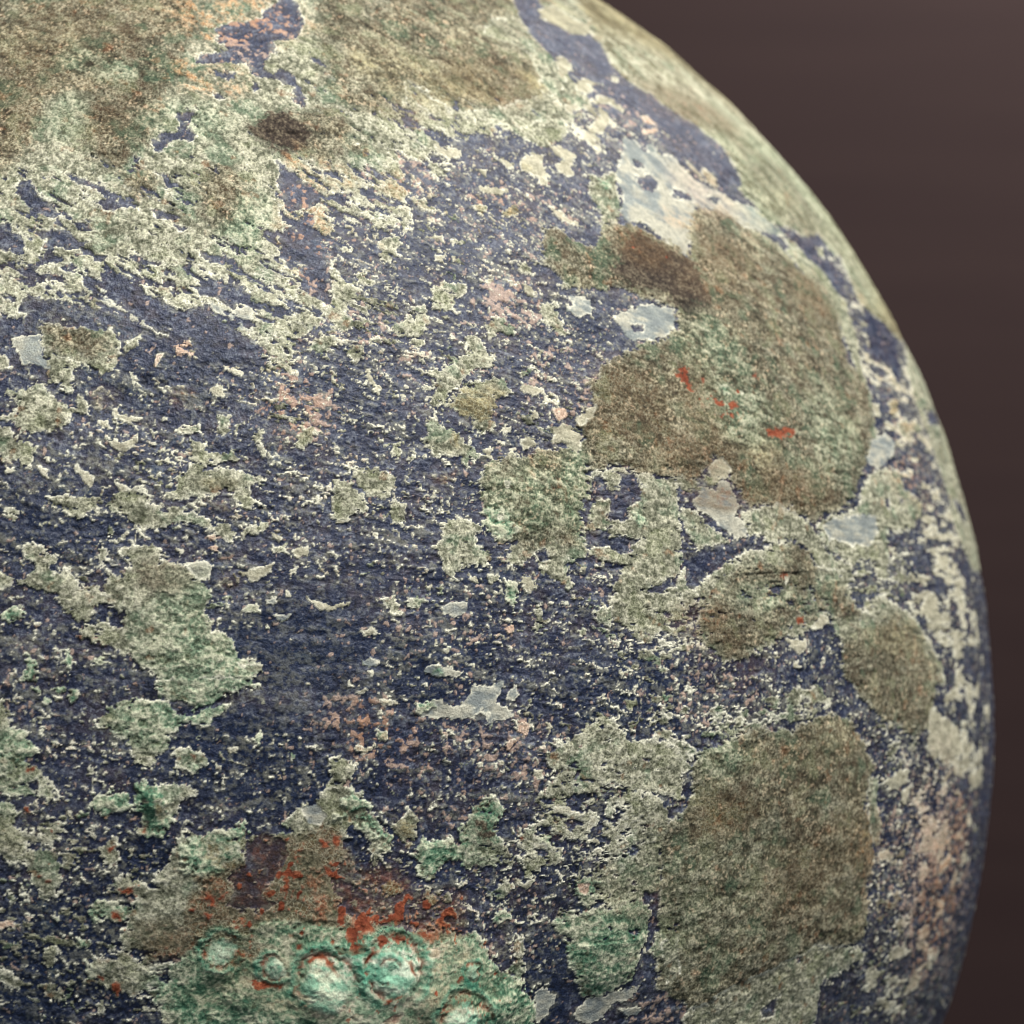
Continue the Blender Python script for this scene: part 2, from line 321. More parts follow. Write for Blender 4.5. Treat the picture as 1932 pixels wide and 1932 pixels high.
g 802 1245 864 1237 941 1260 980 1236 976 1182 1080 1174 1142 1134 1180 1080 1202 1017 1178 956 1201 910 1193 864 1293 847 1307 785 1299 755 1422 722 1422 692 1359 647 1040 592 949 631 964 675 934 722 874 738 798 784 738 815 662 838 617 839 639 892 737 914 805 898 812 959 736 975 727 1082 742 1152 803 1128 841 1167 810 1214
d 857 1143 910 1167 964 1127 1026 1096 1103 1080 1079 1049 964 1050 888 1097
s 1072 1174 1196 1177 1208 1149 1188 1103 1141 1103
c 1336 1117 1376 1133 1431 1156 1479 1171 1470 1132 1414 1086 1382 1082
c 1476 1306 1515 1290 1506 1266 1487 1282
g 1474 1242 1546 1258 1528 1211 1481 1219
c 1569 1226 1642 1250 1641 1210 1584 1194
c 1542 1132 1590 1155 1573 1123
c 1623 1170 1656 1178 1638 1155
c 1333 970 1373 993 1411 984 1403 954 1349 954
s 1436 1007 1483 1015 1486 984 1443 992
s 1473 937 1552 944 1512 910
c 1617 1013 1665 997 1737 988 1770 980 1704 961 1648 974
p 1273 1079 1296 1075 1280 1059
c 1307 732 1422 715 1422 692 1360 693
m 298 961 342 984 404 961 359 931 330 901 291 939
m 387 734 408 772 439 741 448 659 381 659
m 559 741 580 793 611 740 589 718
m 679 747 723 762 754 739 716 724
p 435 908 462 900 447 885
r 609 861 640 861 625 839
r 1075 880 1086 884 1078 857
g 1991 2232 2151 2255 2165 2228 2015 2205
g 2215 2248 2321 2260 2306 2223 2245 2194
g 1879 2193 1971 2213 1973 2150 1934 2122 1894 2166
g 2535 2268 2617 2281 2646 2226 2673 2162 2675 2117 2566 2113 2520 2076 2486 2039 2423 2001 2397 1956 2382 1912 2307 1911 2293 1936 2329 1999 2264 1997 2335 2044 2264 2068 2334 2097 2433 2127 2479 2174 2545 2213
g 2472 2011 2574 2050 2658 2080 2732 2055 2727 1973 2652 1936 2634 1891 2610 1803 2548 1767 2497 1801 2503 1845 2415 1887 2392 1921
g 2262 1840 2336 1850 2340 1807 2430 1791 2451 1740 2462 1757 2518 1689 2506 1663 2455 1629 2413 1662 2387 1670 2279 1678 2249 1728 2246 1780
y 2400 1912 2470 2002 2523 1977 2643 1944 2630 1865 2541 1845 2442 1878
y 2392 1782 2438 1783 2420 1713 2384 1722
c 2784 2011 2830 2039 2939 2025 2932 1988 2839 1985
g 2792 2102 2903 2143 2885 2105 2817 2075
c 2844 1905 2884 1906 2876 1861 2837 1869
c 2926 1961 2961 1957 2942 1941
c 2984 1990 3025 1986 3000 1970
c 2136 1961 2166 1958 2151 1935
p 2958 1917 3043 1928 3074 1874 2986 1855
c 2928 1818 3022 1829 3088 1794 3116 1777 3101 1706 3058 1696 3006 1748 2937 1756 2953 1792
c 3103 1866 3206 1941 3237 1933 3161 1841 3117 1831
c 2756 1744 2798 1762 2851 1728 2768 1701
c 2548 1698 2588 1716 2589 1656 2562 1664
c 2683 1717 2724 1726 2707 1683 2680 1665
c 1974 2079 2002 2089 2004 2027 2045 1993 2023 1953 2001 1992
c 2631 1812 2709 1818 2706 1796 2648 1795
c 2622 1755 2670 1752 2647 1727
g 2136 1668 2181 1677 2177 1643 2149 1622
g 2071 1726 2125 1735 2108 1659 2065 1659
g 1871 1607 1957 1616 2024 1591 2082 1567 2061 1517 2057 1467 1963 1475 1906 1508 1885 1557
g 1775 1557 1876 1549 1880 1492 1935 1434 1924 1394 1873 1386 1838 1361 1763 1345 1743 1434
g 2056 1459 2124 1443 2121 1361 2073 1345 2032 1369
n 2250 1576 2322 1577 2370 1611 2406 1603 2327 1543 2255 1534
c 1943 1305 1972 1300 1967 1280 1946 1280
g 2270 1328 2310 1377 2389 1369 2486 1344 2518 1302 2453 1286 2440 1245 2527 1220 2532 1179 2484 1139 2423 1155 2368 1140 2312 1100 2278 1109 2259 1189 2241 1246 2291 1271
g 2527 1302 2642 1260 2879 1267 3059 1283 3035 1182 2922 1141 2942 1066 2930 1042 2837 1068 2766 1119 2762 1168 2746 1193 2686 1153 2623 1170 2622 1252 2559 1261
k 2748 1210 2816 1226 2839 1176 2780 1160
g 3123 1601 3311 1638 3410 1586 3611 1570 3661 1526 3613 1132 3573 1029 3596 875 3460 845 3390 797 3237 835 3195 920 3150 971 3180 1054 3243 1137 3122 1156 3055 1182 3053 1308 3086 1393
o 2504 1578 2587 1647 2703 1657 2859 1715 3012 1722 3105 1671 3116 1566 3090 1479 3036 1393 3047 1266 2965 1250 2741 1235 2642 1260 2527 1302 2493 1410 2493 1494
k 3140 1583 3191 1575 3232 1514 3288 1523 3293 1603 3389 1595 3419 1524 3395 1463 3334 1428 3301 1367 3196 1367 3202 1462 3110 1471
g 3198 1610 3293 1603 3293 1524 3241 1506 3195 1540
k 3072 1300 3199 1325 3200 1265 3267 1290 3347 1264 3315 1196 3231 1197 3175 1239 3052 1232
k 3366 1033 3574 1089 3564 1029 3416 1007
m 2502 1410 2575 1410 2644 1360 2684 1310 2654 1285 2537 1310 2514 1352
m 3349 1393 3413 1384 3417 1350 3359 1333
c 2577 1385 2596 1385 2593 1364 2575 1364
c 2630 1545 2657 1537 2649 1511 2631 1515
c 2401 1115 2444 1098 2451 1074 2416 1083
g 2499 1106 2553 1105 2559 1072 2495 1069
m 2585 1064 2631 1071 2654 1022 2630 957 2579 999
c 2681 1103 2716 1086 2740 1045 2717 1005 2674 1038
g 2232 1061 2266 1060 2280 1012 2238 1029
g 1984 1001 2035 1032 2057 976 2081 944 2014 945
g 2092 991 2144 1014 2193 990 2148 950 2099 967
s 2243 965 2287 980 2322 987 2391 986 2397 946 2360 907 2282 916
g 2724 972 2760 963 2764 906 2802 905 2758 833 2714 858
g 3065 931 3158 954 3183 903 3147 855 3069 873
g 2958 844 3008 859 3005 818 2965 811
c 2189 1061 2215 1069 2205 1045
c 2038 1087 2063 1079 2046 1065
p 1860 1073 1888 1073 1875 1057
c 1871 861 1920 876 1952 844 1886 837
s 1866 729 1923 743 1947 727 1930 704 1874 713
c 1889 689 1921 688 1904 667
p 2564 862 2615 877 2622 852 2585 837
p 2513 831 2535 835 2525 815
p 2586 781 2618 788 2598 763
c 2249 774 2291 773 2273 740
m 2266 782 2292 785 2300 765
s 2178 697 2254 711 2355 668 2319 646 2218 649 2168 674
m 2190 689 2245 695 2244 664 2193 665
c 1754 988 1819 986 1810 972 1754 971
c 1838 1361 1787 1341 1771 1345 1797 1361
g 248 586 315 578 338 533 347 466 392 451 414 398 452 360 430 331 408 316 453 293 520 218 520 165 498 151 446 181 372 167 298 190 253 198
m 251 369 385 361 408 309 342 272 253 272
k 416 226 453 241 461 196 431 196
m 583 629 620 628 639 591 621 561 583 569
m 479 600 509 599 516 569 487 566
m 516 637 575 644 583 621 538 614
m 411 645 471 630 464 607
s 763 443 800 442 826 416 808 405 778 424
g 934 655 1025 669 1344 664 1421 632 1344 610 1267 589 1228 552 1115 531 1009 563 1039 510 1130 501 1077 471 1009 428 1039 382 957 323 949 308 905 279 860 310 845 370 815 416 726 462 688 500 740 529 740 560 815 581 1009 578 949 617
y 733 537 770 537 785 491 741 477
k 1006 571 1062 570 1122 539 1085 526 1017 533
s 1039 517 1115 509 1153 523 1213 529 1289 551 1259 506 1213 491 1190 454 1152 447 1115 478 1077 471
g 1039 314 1054 366 1114 365 1174 333 1189 303 1152 274 1129 236 1107 267 1084 290 1039 284
r 1107 339 1133 334 1122 316
m 1107 305 1152 304 1137 259 1110 275
g 660 291 697 290 693 253 667 257
m 1372 412 1411 434 1418 403 1402 365 1380 389
m 1533 339 1556 338 1560 300 1540 300
c 1265 361 1303 364 1303 345 1273 345
c 1234 237 1256 233 1242 220
m 860 220 905 234 942 211 1039 216 1091 207 1159 175 1099 154 1069 110 1039 65 1032 20 987 -17 950 -1 912 -7 860 24 890 61 860 115
g 964 210 1039 216 1091 207 1159 175 1099 154 1069 110 1039 65 994 111 987 172
y 942 150 979 157 987 97 950 82
r 901 46 927 45 920 15 901 19
m 675 156 712 177 816 191 853 160 846 115 801 108 779 79 742 72 697 118
r 734 83 760 83 749 68
m 601 89 668 111 683 88 631 66
g 483 69 513 98 564 67 572 22 542 0 513 -29 468 -29 446 -6 491 38
g 253 168 342 137 372 107 343 63 417 9 431 -51 491 -59 542 -82 564 -121 557 -166 542 -233 504 -278 453 -270 453 -202 409 -103 343 -117 298 -72 254 -27
g 254 78 343 63 409 9 424 -51 365 -103 254 -42
r 394 129 420 129 420 99 398 99
r 457 -164 479 -164 475 -179 461 -179
r 490 -187 512 -188 509 -206 492 -204
r 408 297 452 301 445 275 412 279
c 587 -23 631 -16 601 -44
c 505 -29 528 -22 520 -54
g 720 -56 764 4 786 -19 779 -49 808 -80 801 -118 757 -139 734 -109
r 753 -53 775 -49 771 -79 758 -79
c 668 -2 705 1 697 -27
c 834 -58 860 -63 849 -85
c 938 -61 961 -65 950 -82
g 779 -216 816 -164 868 -195 935 -228 942 -281 875 -302 860 -264 808 -247
r 793 -235 853 -233 860 -256 808 -254
m 660 -335 675 -304 741 -283 816 -308 868 -332 867 -378 808 -369 741 -352 682 -366
r 775 -330 815 -339 808 -373 778 -353
g 473 -515 503 -461 540 -501 516 -577 487 -577
g 248 -589 337 -590 389 -637 358 -668 306 -651
g 500 -701 545 -656 575 -687 552 -726 514 -717
g 568 -641 605 -618 612 -649 582 -658
g 694 -746 732 -700 738 -763 708 -793
g 681 -535 740 -536 815 -492 852 -524 860 -556 934 -589 934 -691 874 -720 814 -694 769 -693 710 -644 673 -596
y 815 -504 845 -509 841 -532 815 -531
r 710 -605 740 -614 732 -637 702 -628
r 769 -646 807 -647 799 -702 769 -693
m 614 -433 674 -442 681 -481 621 -487
m 651 -534 680 -581 695 -628 669 -627 658 -581
c 339 -474 369 -467 361 -497 331 -497
p 400 -345 430 -353 422 -372
m 519 -347 552 -348 548 -374 522 -370
p 266 -359 341 -360 363 -383 296 -397
n 1069 -331 1099 -271 1159 -235 1114 -180 1189 -167 1340 -112 1325 -50 1416 -16 1570 -22 1751 9 1805 -149 1966 -236 2173 -352 2352 -413 2355 -510 2136 -525 1889 -467 1755 -435 1418 -400 1190 -429 1039 -547 927 -573 875 -479 1002 -421 1077 -409
g 815 -415 860 -302 927 -227 1009 -123 1039 -41 1114 -5 1264 5 1416 -23 1570 17 1751 9 1773 -116 1727 -222 1753 -341 1808 -407 2052 -455 2355 -502 2443 -558 2137 -565 1419 -518 964 -528 815 -492
k 1325 -50 1432 -16 1508 -58 1493 -172 1417 -269 1464 -333 1341 -343 1265 -308 1303 -218 1265 -186 1340 -112
n 1325 -50 1432 -16 1508 -58 1493 -172 1417 -269 1464 -333 1341 -343 1265 -308 1303 -218 1265 -186 1340 -112
m 1061 -72 1151 -6 1264 5 1325 41 1363 -14 1302 -49 1325 -111 1265 -170 1189 -183 1099 -149
y 1174 -45 1234 -47 1242 -93 1189 -99
y 1242 -131 1295 -110 1317 -149 1272 -171
g 1493 35 1570 93 1632 114 1687 180 1752 209 1869 127 1901 63 1949 -16 1989 -50 1981 -104 1949 -157 1909 -201 1901 -123 1860 -35 1813 21 1758 -131 1680 -251 1571 -214 1539 -136 1516 -96 1586 -30 1524 -5
m 1752 163 1869 127 1901 63 1949 -16 1989 -50 1965 -95 1900 -30 1805 52 1751 55
s 1586 92 1648 113 1702 57 1679 12 1617 22
r 1663 -49 1702 -51 1703 -89 1671 -80
r 1722 -36 1753 -42 1754 -80 1730 -75
r 1679 -166 1752 -193 1774 -225 1703 -213
r 1493 -34 1524 -35 1508 -59
r 1378 -159 1409 -168 1401 -193
r 1416 -39 1435 -43 1424 -58
r 1509 -211 1532 -228 1525 -289 1508 -258
r 1540 -267 1563 -260 1548 -298
r 1579 -238 1602 -255 1587 -277
r 1159 -258 1257 -254 1220 -299 1167 -297
r 1092 -332 1122 -318 1118 -356
r 1152 -342 1190 -351 1175 -383
r 1273 -409 1319 -403 1304 -430
n 1002 -429 1039 -423 1047 -500 1024 -523 1002 -483
r 1817 -376 1914 -398 2019 -381 2028 -429 1955 -432 1866 -418
r 2062 -463 2144 -461 2162 -511 2071 -504
r 2202 -434 2278 -456 2246 -505
r 2296 -345 2339 -335 2327 -362
y 1936 -258 1992 -237 2042 -280 2009 -317 1944 -305
y 2141 -326 2191 -321 2192 -361 2150 -366
g 1991 -3 2039 41 2072 71 2130 21 2105 -33 2105 -87 2056 -108 2015 -51
y 2015 -4 2072 24 2097 -9 2072 -70 2039 -52
m 2105 -111 2138 -74 2271 -74 2322 -109 2314 -37 2373 23 2399 84 2468 96 2547 36 2512 -10 2494 -64 2539 -131 2584 -206 2576 -238 2496 -216 2392 -232 2358 -238 2323 -180 2239 -206 2198 -251 2140 -247 2098 -213 2122 -167
g 2373 -104 2539 -131 2584 -206 2576 -238 2496 -216 2392 -232 2358 -238 2340 -181
d 2390 -10 2451 2 2485 -56 2460 -110 2408 -90
g 2593 -231 2620 -233 2639 -291 2675 -286 2693 -263 2765 -237 2838 -218 2828 -136 2874 -107 2950 -129 2978 -91 3016 -53 2997 -3 2949 17 2902 12 2781 45 2744 -17 2636 -58 2591 -87 2619 -153 2638 -227
m 2726 -88 2790 -85 2800 -126 2736 -145
c 2681 -125 2745 -130 2754 -171 2691 -166
r 2790 -85 2818 -91 2814 -119 2792 -113
r 2609 -88 2631 -90 2627 -105 2611 -104
c 2676 -318 2702 -264 2684 -287 2640 -307 2594 -288 2595 -312 2649 -337
g 2481 -335 2541 -275 2586 -319 2552 -349 2491 -384
m 2467 -455 2518 -411 2581 -432 2565 -471 2485 -473
g 2560 -569 2604 -548 2651 -585 2636 -658 2656 -685 2624 -757 2540 -690 2582 -645
s 2121 504 2164 550 2239 547 2246 516 2323 521 2386 605 2545 616 2525 569 2488 530 2531 521 2591 463 2546 441 2493 451 2466 428 2459 476 2417 494 2398 463 2278 452 2194 463 2136 465
s 2323 521 2386 605 2545 616 2525 569 2462 531 2391 510
m 2122 543 2197 549 2204 517 2137 488
s 2570 583 2606 598 2622 549 2603 530 2559 544
p 2607 422 2644 436 2670 403 2659 356 2606 390
c 2752 423 2789 414 2764 365
p 2542 330 2570 360 2601 351 2559 296
p 2234 399 2260 398 2255 370
c 2335 363 2365 354 2347 335
c 2388 258 2429 264 2425 231
c 2636 477 2663 475 2644 454
p 2712 313 2749 315 2739 296
c 2682 211 2728 208 2727 168 2682 179
c 1942 557 1982 556 2039 534 1949 526
c 1838 591 1879 613 1903 605 1854 583
g 1706 310 1800 307 1832 259 1807 214 1760 162 1704 164
m 1914 418 1971 424 1978 385 1937 363
g 1825 360 1905 349 1905 332 1833 327
c 2521 -90 2565 -165 2589 -231 2566 -197 2530 -122
g 2738 248 2889 344 3056 433 3113 405 3190 328 3492 268 3517 23 3244 78 3085 121 3007 94 3016 61 2949 17 2781 37 2708 98 2809 155 2764 206
g 3074 57 3244 78 3452 -21 3403 -226 3399 -394 3256 -447 3116 -457 3036 -433 2984 -354 2982 -296 3087 -239 3046 -121 3065 -24
c 2781 45 2902 28 2892 5 2790 10
c 2978 -18 3016 -37 2988 -83 2959 -89
c 2950 -129 3046 -129 3037 -153 2960 -145
c 2998 -174 3057 -179 3038 -218
c 2793 -255 2831 -291 2832 -317
m 2879 -319 2954 -293 3033 -350 3026 -424 2979 -460 2910 -396
p 2917 -331 2984 -337 2966 -385 2928 -373
g 3179 509 3261 521 3278 463 3206 450
m 3418 522 3460 511 3447 479 3415 484
g 3316 411 3389 399 3356 372
g 3423 447 3487 426 3453 395
o 3537 -28 3607 234 3767 266 4013 318 4302 288 4417 343 4645 361 4836 304 4882 208 5017 58 4913 -161 5027 -267 5048 -458 4987 -542 5032 -690 4987 -875 4811 -874 4564 -853 4385 -918 4118 -969 3849 -1018 3617 -1029 3418 -895 3365 -687 3407 -445 3386 -199 3425 -90
m 2792 -492 2846 -456 2961 -475 3057 -460 3156 -453 3276 -432 3342 -498 3329 -598 3294 -679 3281 -763 3238 -844 3149 -876 3072 -901 2972 -888 2926 -806 2880 -700 2862 -573 2804 -543
s 2950 -954 3003 -901 3131 -891 3240 -870 3291 -860 3306 -896 3237 -931 3157 -946 3111 -984 3035 -1017 2964 -999
s 3201 -978 3282 -963 3326 -978 3309 -1010 3247 -1011
g 3409 -676 3459 -630 3515 -628 3541 -867 3473 -866 3435 -817 3449 -750
m 934 -723 1003 -655 1034 -578 1064 -532 1154 -443 1343 -436 1419 -385 1574 -409 1755 -419 1915 -469 2162 -511 2314 -523 2399 -490 2464 -593 2494 -661 2625 -765 2703 -832 2734 -981 2758 -1216 1065 -1058 1034 -854
s 2721 -834 2765 -805 2835 -855 2804 -928 2753 -983 2724 -980
g 3616 -1028 3961 -944 4517 -846 4810 -874 5057 -933 5022 -1005 4883 -1019 4657 -1047 4662 -1281 4767 -1567 3605 -1344
k 4163 -1114 4275 -1068 4269 -1160 4185 -1155
c 5727 309 6197 140 6266 -19 6087 -30 5706 39 5631 94 5692 234
c 5962 359 6097 389 6380 316 5952 301
c 5091 -51 5248 -2 5418 -9 5375 -81 5189 -108
c 5312 -112 5420 -105 5381 -196 5337 -191
c 5080 -414 5196 -410 5265 -467 5231 -510 5086 -462
c 5897 -585 6080 -572 6241 -627 5920 -659
c 6122 -54 6312 -146 6197 -138
c 6395 -155 6630 -131 6877 -149 6831 -249 6548 -256
c 5221 -661 5413 -671 5311 -696
c 6891 211 7156 209 7119 50
c 5295 -1262 5434 -1279 5417 -1337
g 4962 17 5072 -12 5058 -178 5122 -279 5080 -414 4972 -261 4945 -92
y 4882 -232 4972 -261 4997 -338 4891 -344
M 1604 -552 1643 -519 1679 -523 1720 -554 1743 -593 1752 -637 1763 -664 1746 -611 1720 -574 1679 -539 1644 -539 1604 -569
A 1561 -655 1605 -623 1645 -620 1680 -607 1719 -635 1737 -662 1755 -727 1736 -785 1700 -788 1671 -747 1643 -732 1617 -723 1603 -750 1570 -748 1557 -701
R 1599 -572 1644 -539 1679 -539 1720 -579 1744 -624 1740 -647 1716 -625 1693 -598 1680 -566 1649 -562 1615 -583
R 1536 -661 1556 -665 1550 -721 1535 -717
N 1556 -645 1595 -617 1590 -632 1556 -663
R 1528 -449 1550 -450 1550 -465 1530 -464
Y 1545 -465 1565 -469 1563 -486 1546 -485
R 1561 -494 1588 -490 1588 -515 1576 -525 1561 -516
R 1456 -649 1476 -638 1474 -650 1456 -667
P 1887 -673 1925 -670 1952 -678 1948 -716 1914 -716
P 1775 -804 1800 -785 1839 -790 1839 -803 1801 -819
A 1839 -610 1877 -559 1947 -535 2013 -553 2057 -595 2069 -660 2031 -699 1953 -725 1887 -710 1841 -659
M 1910 -590 1948 -574 1988 -596 1975 -611 1917 -606
R 1844 -557 1882 -534 1924 -524 1928 -537 1883 -556 1861 -586 1849 -598
R 1927 -527 1986 -532 2026 -560 2046 -584 2059 -576 2078 -628 2076 -667 2063 -640 2047 -600 2020 -569 1980 -544 1934 -541
R 1934 -733 2005 -713 2019 -727 1973 -740 1954 -764 1938 -753
P 1895 -653 1928 -662 1952 -683 1946 -708 1920 -723 1900 -695
P 1858 -883 1924 -827 2008 -795 2022 -806 1990 -842 1926 -869 1868 -893
P 2139 -569 2165 -548 2195 -544 2212 -568 2200 -590 2159 -590
A 2136 -822 2188 -794 2255 -767 2307 -785 2362 -843 2379 -885 2350 -866 2298 -817 2253 -800 2206 -815 2157 -840
A 2208 -845 2240 -822 2293 -837 2350 -876 2367 -917 2370 -971 2266 -961 2279 -902 2226 -870
R 2111 -869 2151 -863 2196 -884 2181 -905 2119 -886
R 2210 -814 2253 -805 2291 -807 2310 -832 2293 -837 2271 -815 2217 -826
R 2339 -667 2365 -640 2397 -662 2396 -708 2376 -729 2348 -710
G 2356 -678 2370 -670 2381 -687 2375 -709 2361 -702
R 2458 -860 2480 -872 2475 -912 2456 -893
R 2111 -541 2164 -539 2145 -553 2118 -551
Y 2265 -631 2289 -627 2284 -659 2270 -657
Y 2233 -674 2291 -676 2303 -713 2251 -701
A 1960 -748 2020 -756 2034 -777 1988 -793 1955 -777
y 1190 -467 1296 -465 1343 -529 1328 -591 1237 -618 1175 -568
d 1213 -507 1259 -502 1266 -549 1221 -555
a 1381 -563 1466 -536 1513 -601 1468 -662 1390 -634
r 1375 -657 1498 -640 1491 -671 1383 -697
r 3823 2148 3866 2155 3887 2104 3859 2038 3818 2064 3810 2110
r 4381 1833 4460 1848 4627 1845 4627 1812 4495 1789 4378 1790
r 4028 1979 4091 1972 4090 1935 4039 1939
r 4128 1964 4200 1976 4199 1939 4127 1927
r 3969 2098 4003 2112 3968 2060
r 4385 2141 4432 2147 4427 2118 4381 2114
r 4011 1896 4080 1907 4053 1870
m 4097 2056 4173 2078 4164 2021 4105 2010
c 4241 2043 4280 2035 4255 2010
r 4325 1086 4357 1080 4339 1051 4309 1064
c 4342 1063 4368 1058 4344 1023
r 4371 849 4443 857 4452 829 4385 820
k 3148 3085 3309 3014 3414 2917 3597 2996 3597 2911 3484 2850 3390 2915 3268 2968
d 1496 3414 1567 3521 1697 3580 1848 3550 1900 3427 1810 3299 1699 3286 1587 3341
o 1795 3547 1909 3602 2071 3615 2114 3512 2052 3359 1912 3251 1798 3287 1879 3426
k 4161 4977 4610 5078 4465 4886 4495 4761 4615 4678 4800 4628 4811 4527 4664 4287 4767 4152 4957 4110 5019 3973 5132 3878 5030 3750 4790 3741 4564 3789 4339 3824 4128 3861 4059 3991 3994 4127 3960 4257 3961 4368 3943 4496 3990 4677
c 4326 4800 4584 4893 4704 4824 4765 4764 4895 4737 4830 4652 4500 4576 4396 4633 4257 4694
c 4052 4048 4192 4114 4337 4094 4183 4039 4222 4002 4066 3957 4002 3983
c 4087 3918 4249 3971 4345 3957 4421 3878 4331 3857 4270 3910 4113 3887
c 3675 3825 3755 3856 3765 3823 3701 3795
c 3799 3828 3895 3855 3934 3820 3835 3766 3770 3784
c 4140 3877 4206 3832 4148 3756 4003 3643 3910 3644 3904 3683 4042 3767
p 4549 3856 4655 3886 4698 3809 4535 3798
c 4020 4268 4149 4274 4121 4177 3968 4093 3943 4148
c 4564 4192 4643 4191 4572 4141 4519 4147
k 5095 3957 5204 3932 5256 3841 5313 3753 5375 3666 5432 3594 5320 3472 5132 3396 4990 3402 4860 3436 4806 3506 4777 3579 4655 3615 4756 3763
y 4875 3515 5006 3481 5014 3406 4938 3371 4860 3436"""
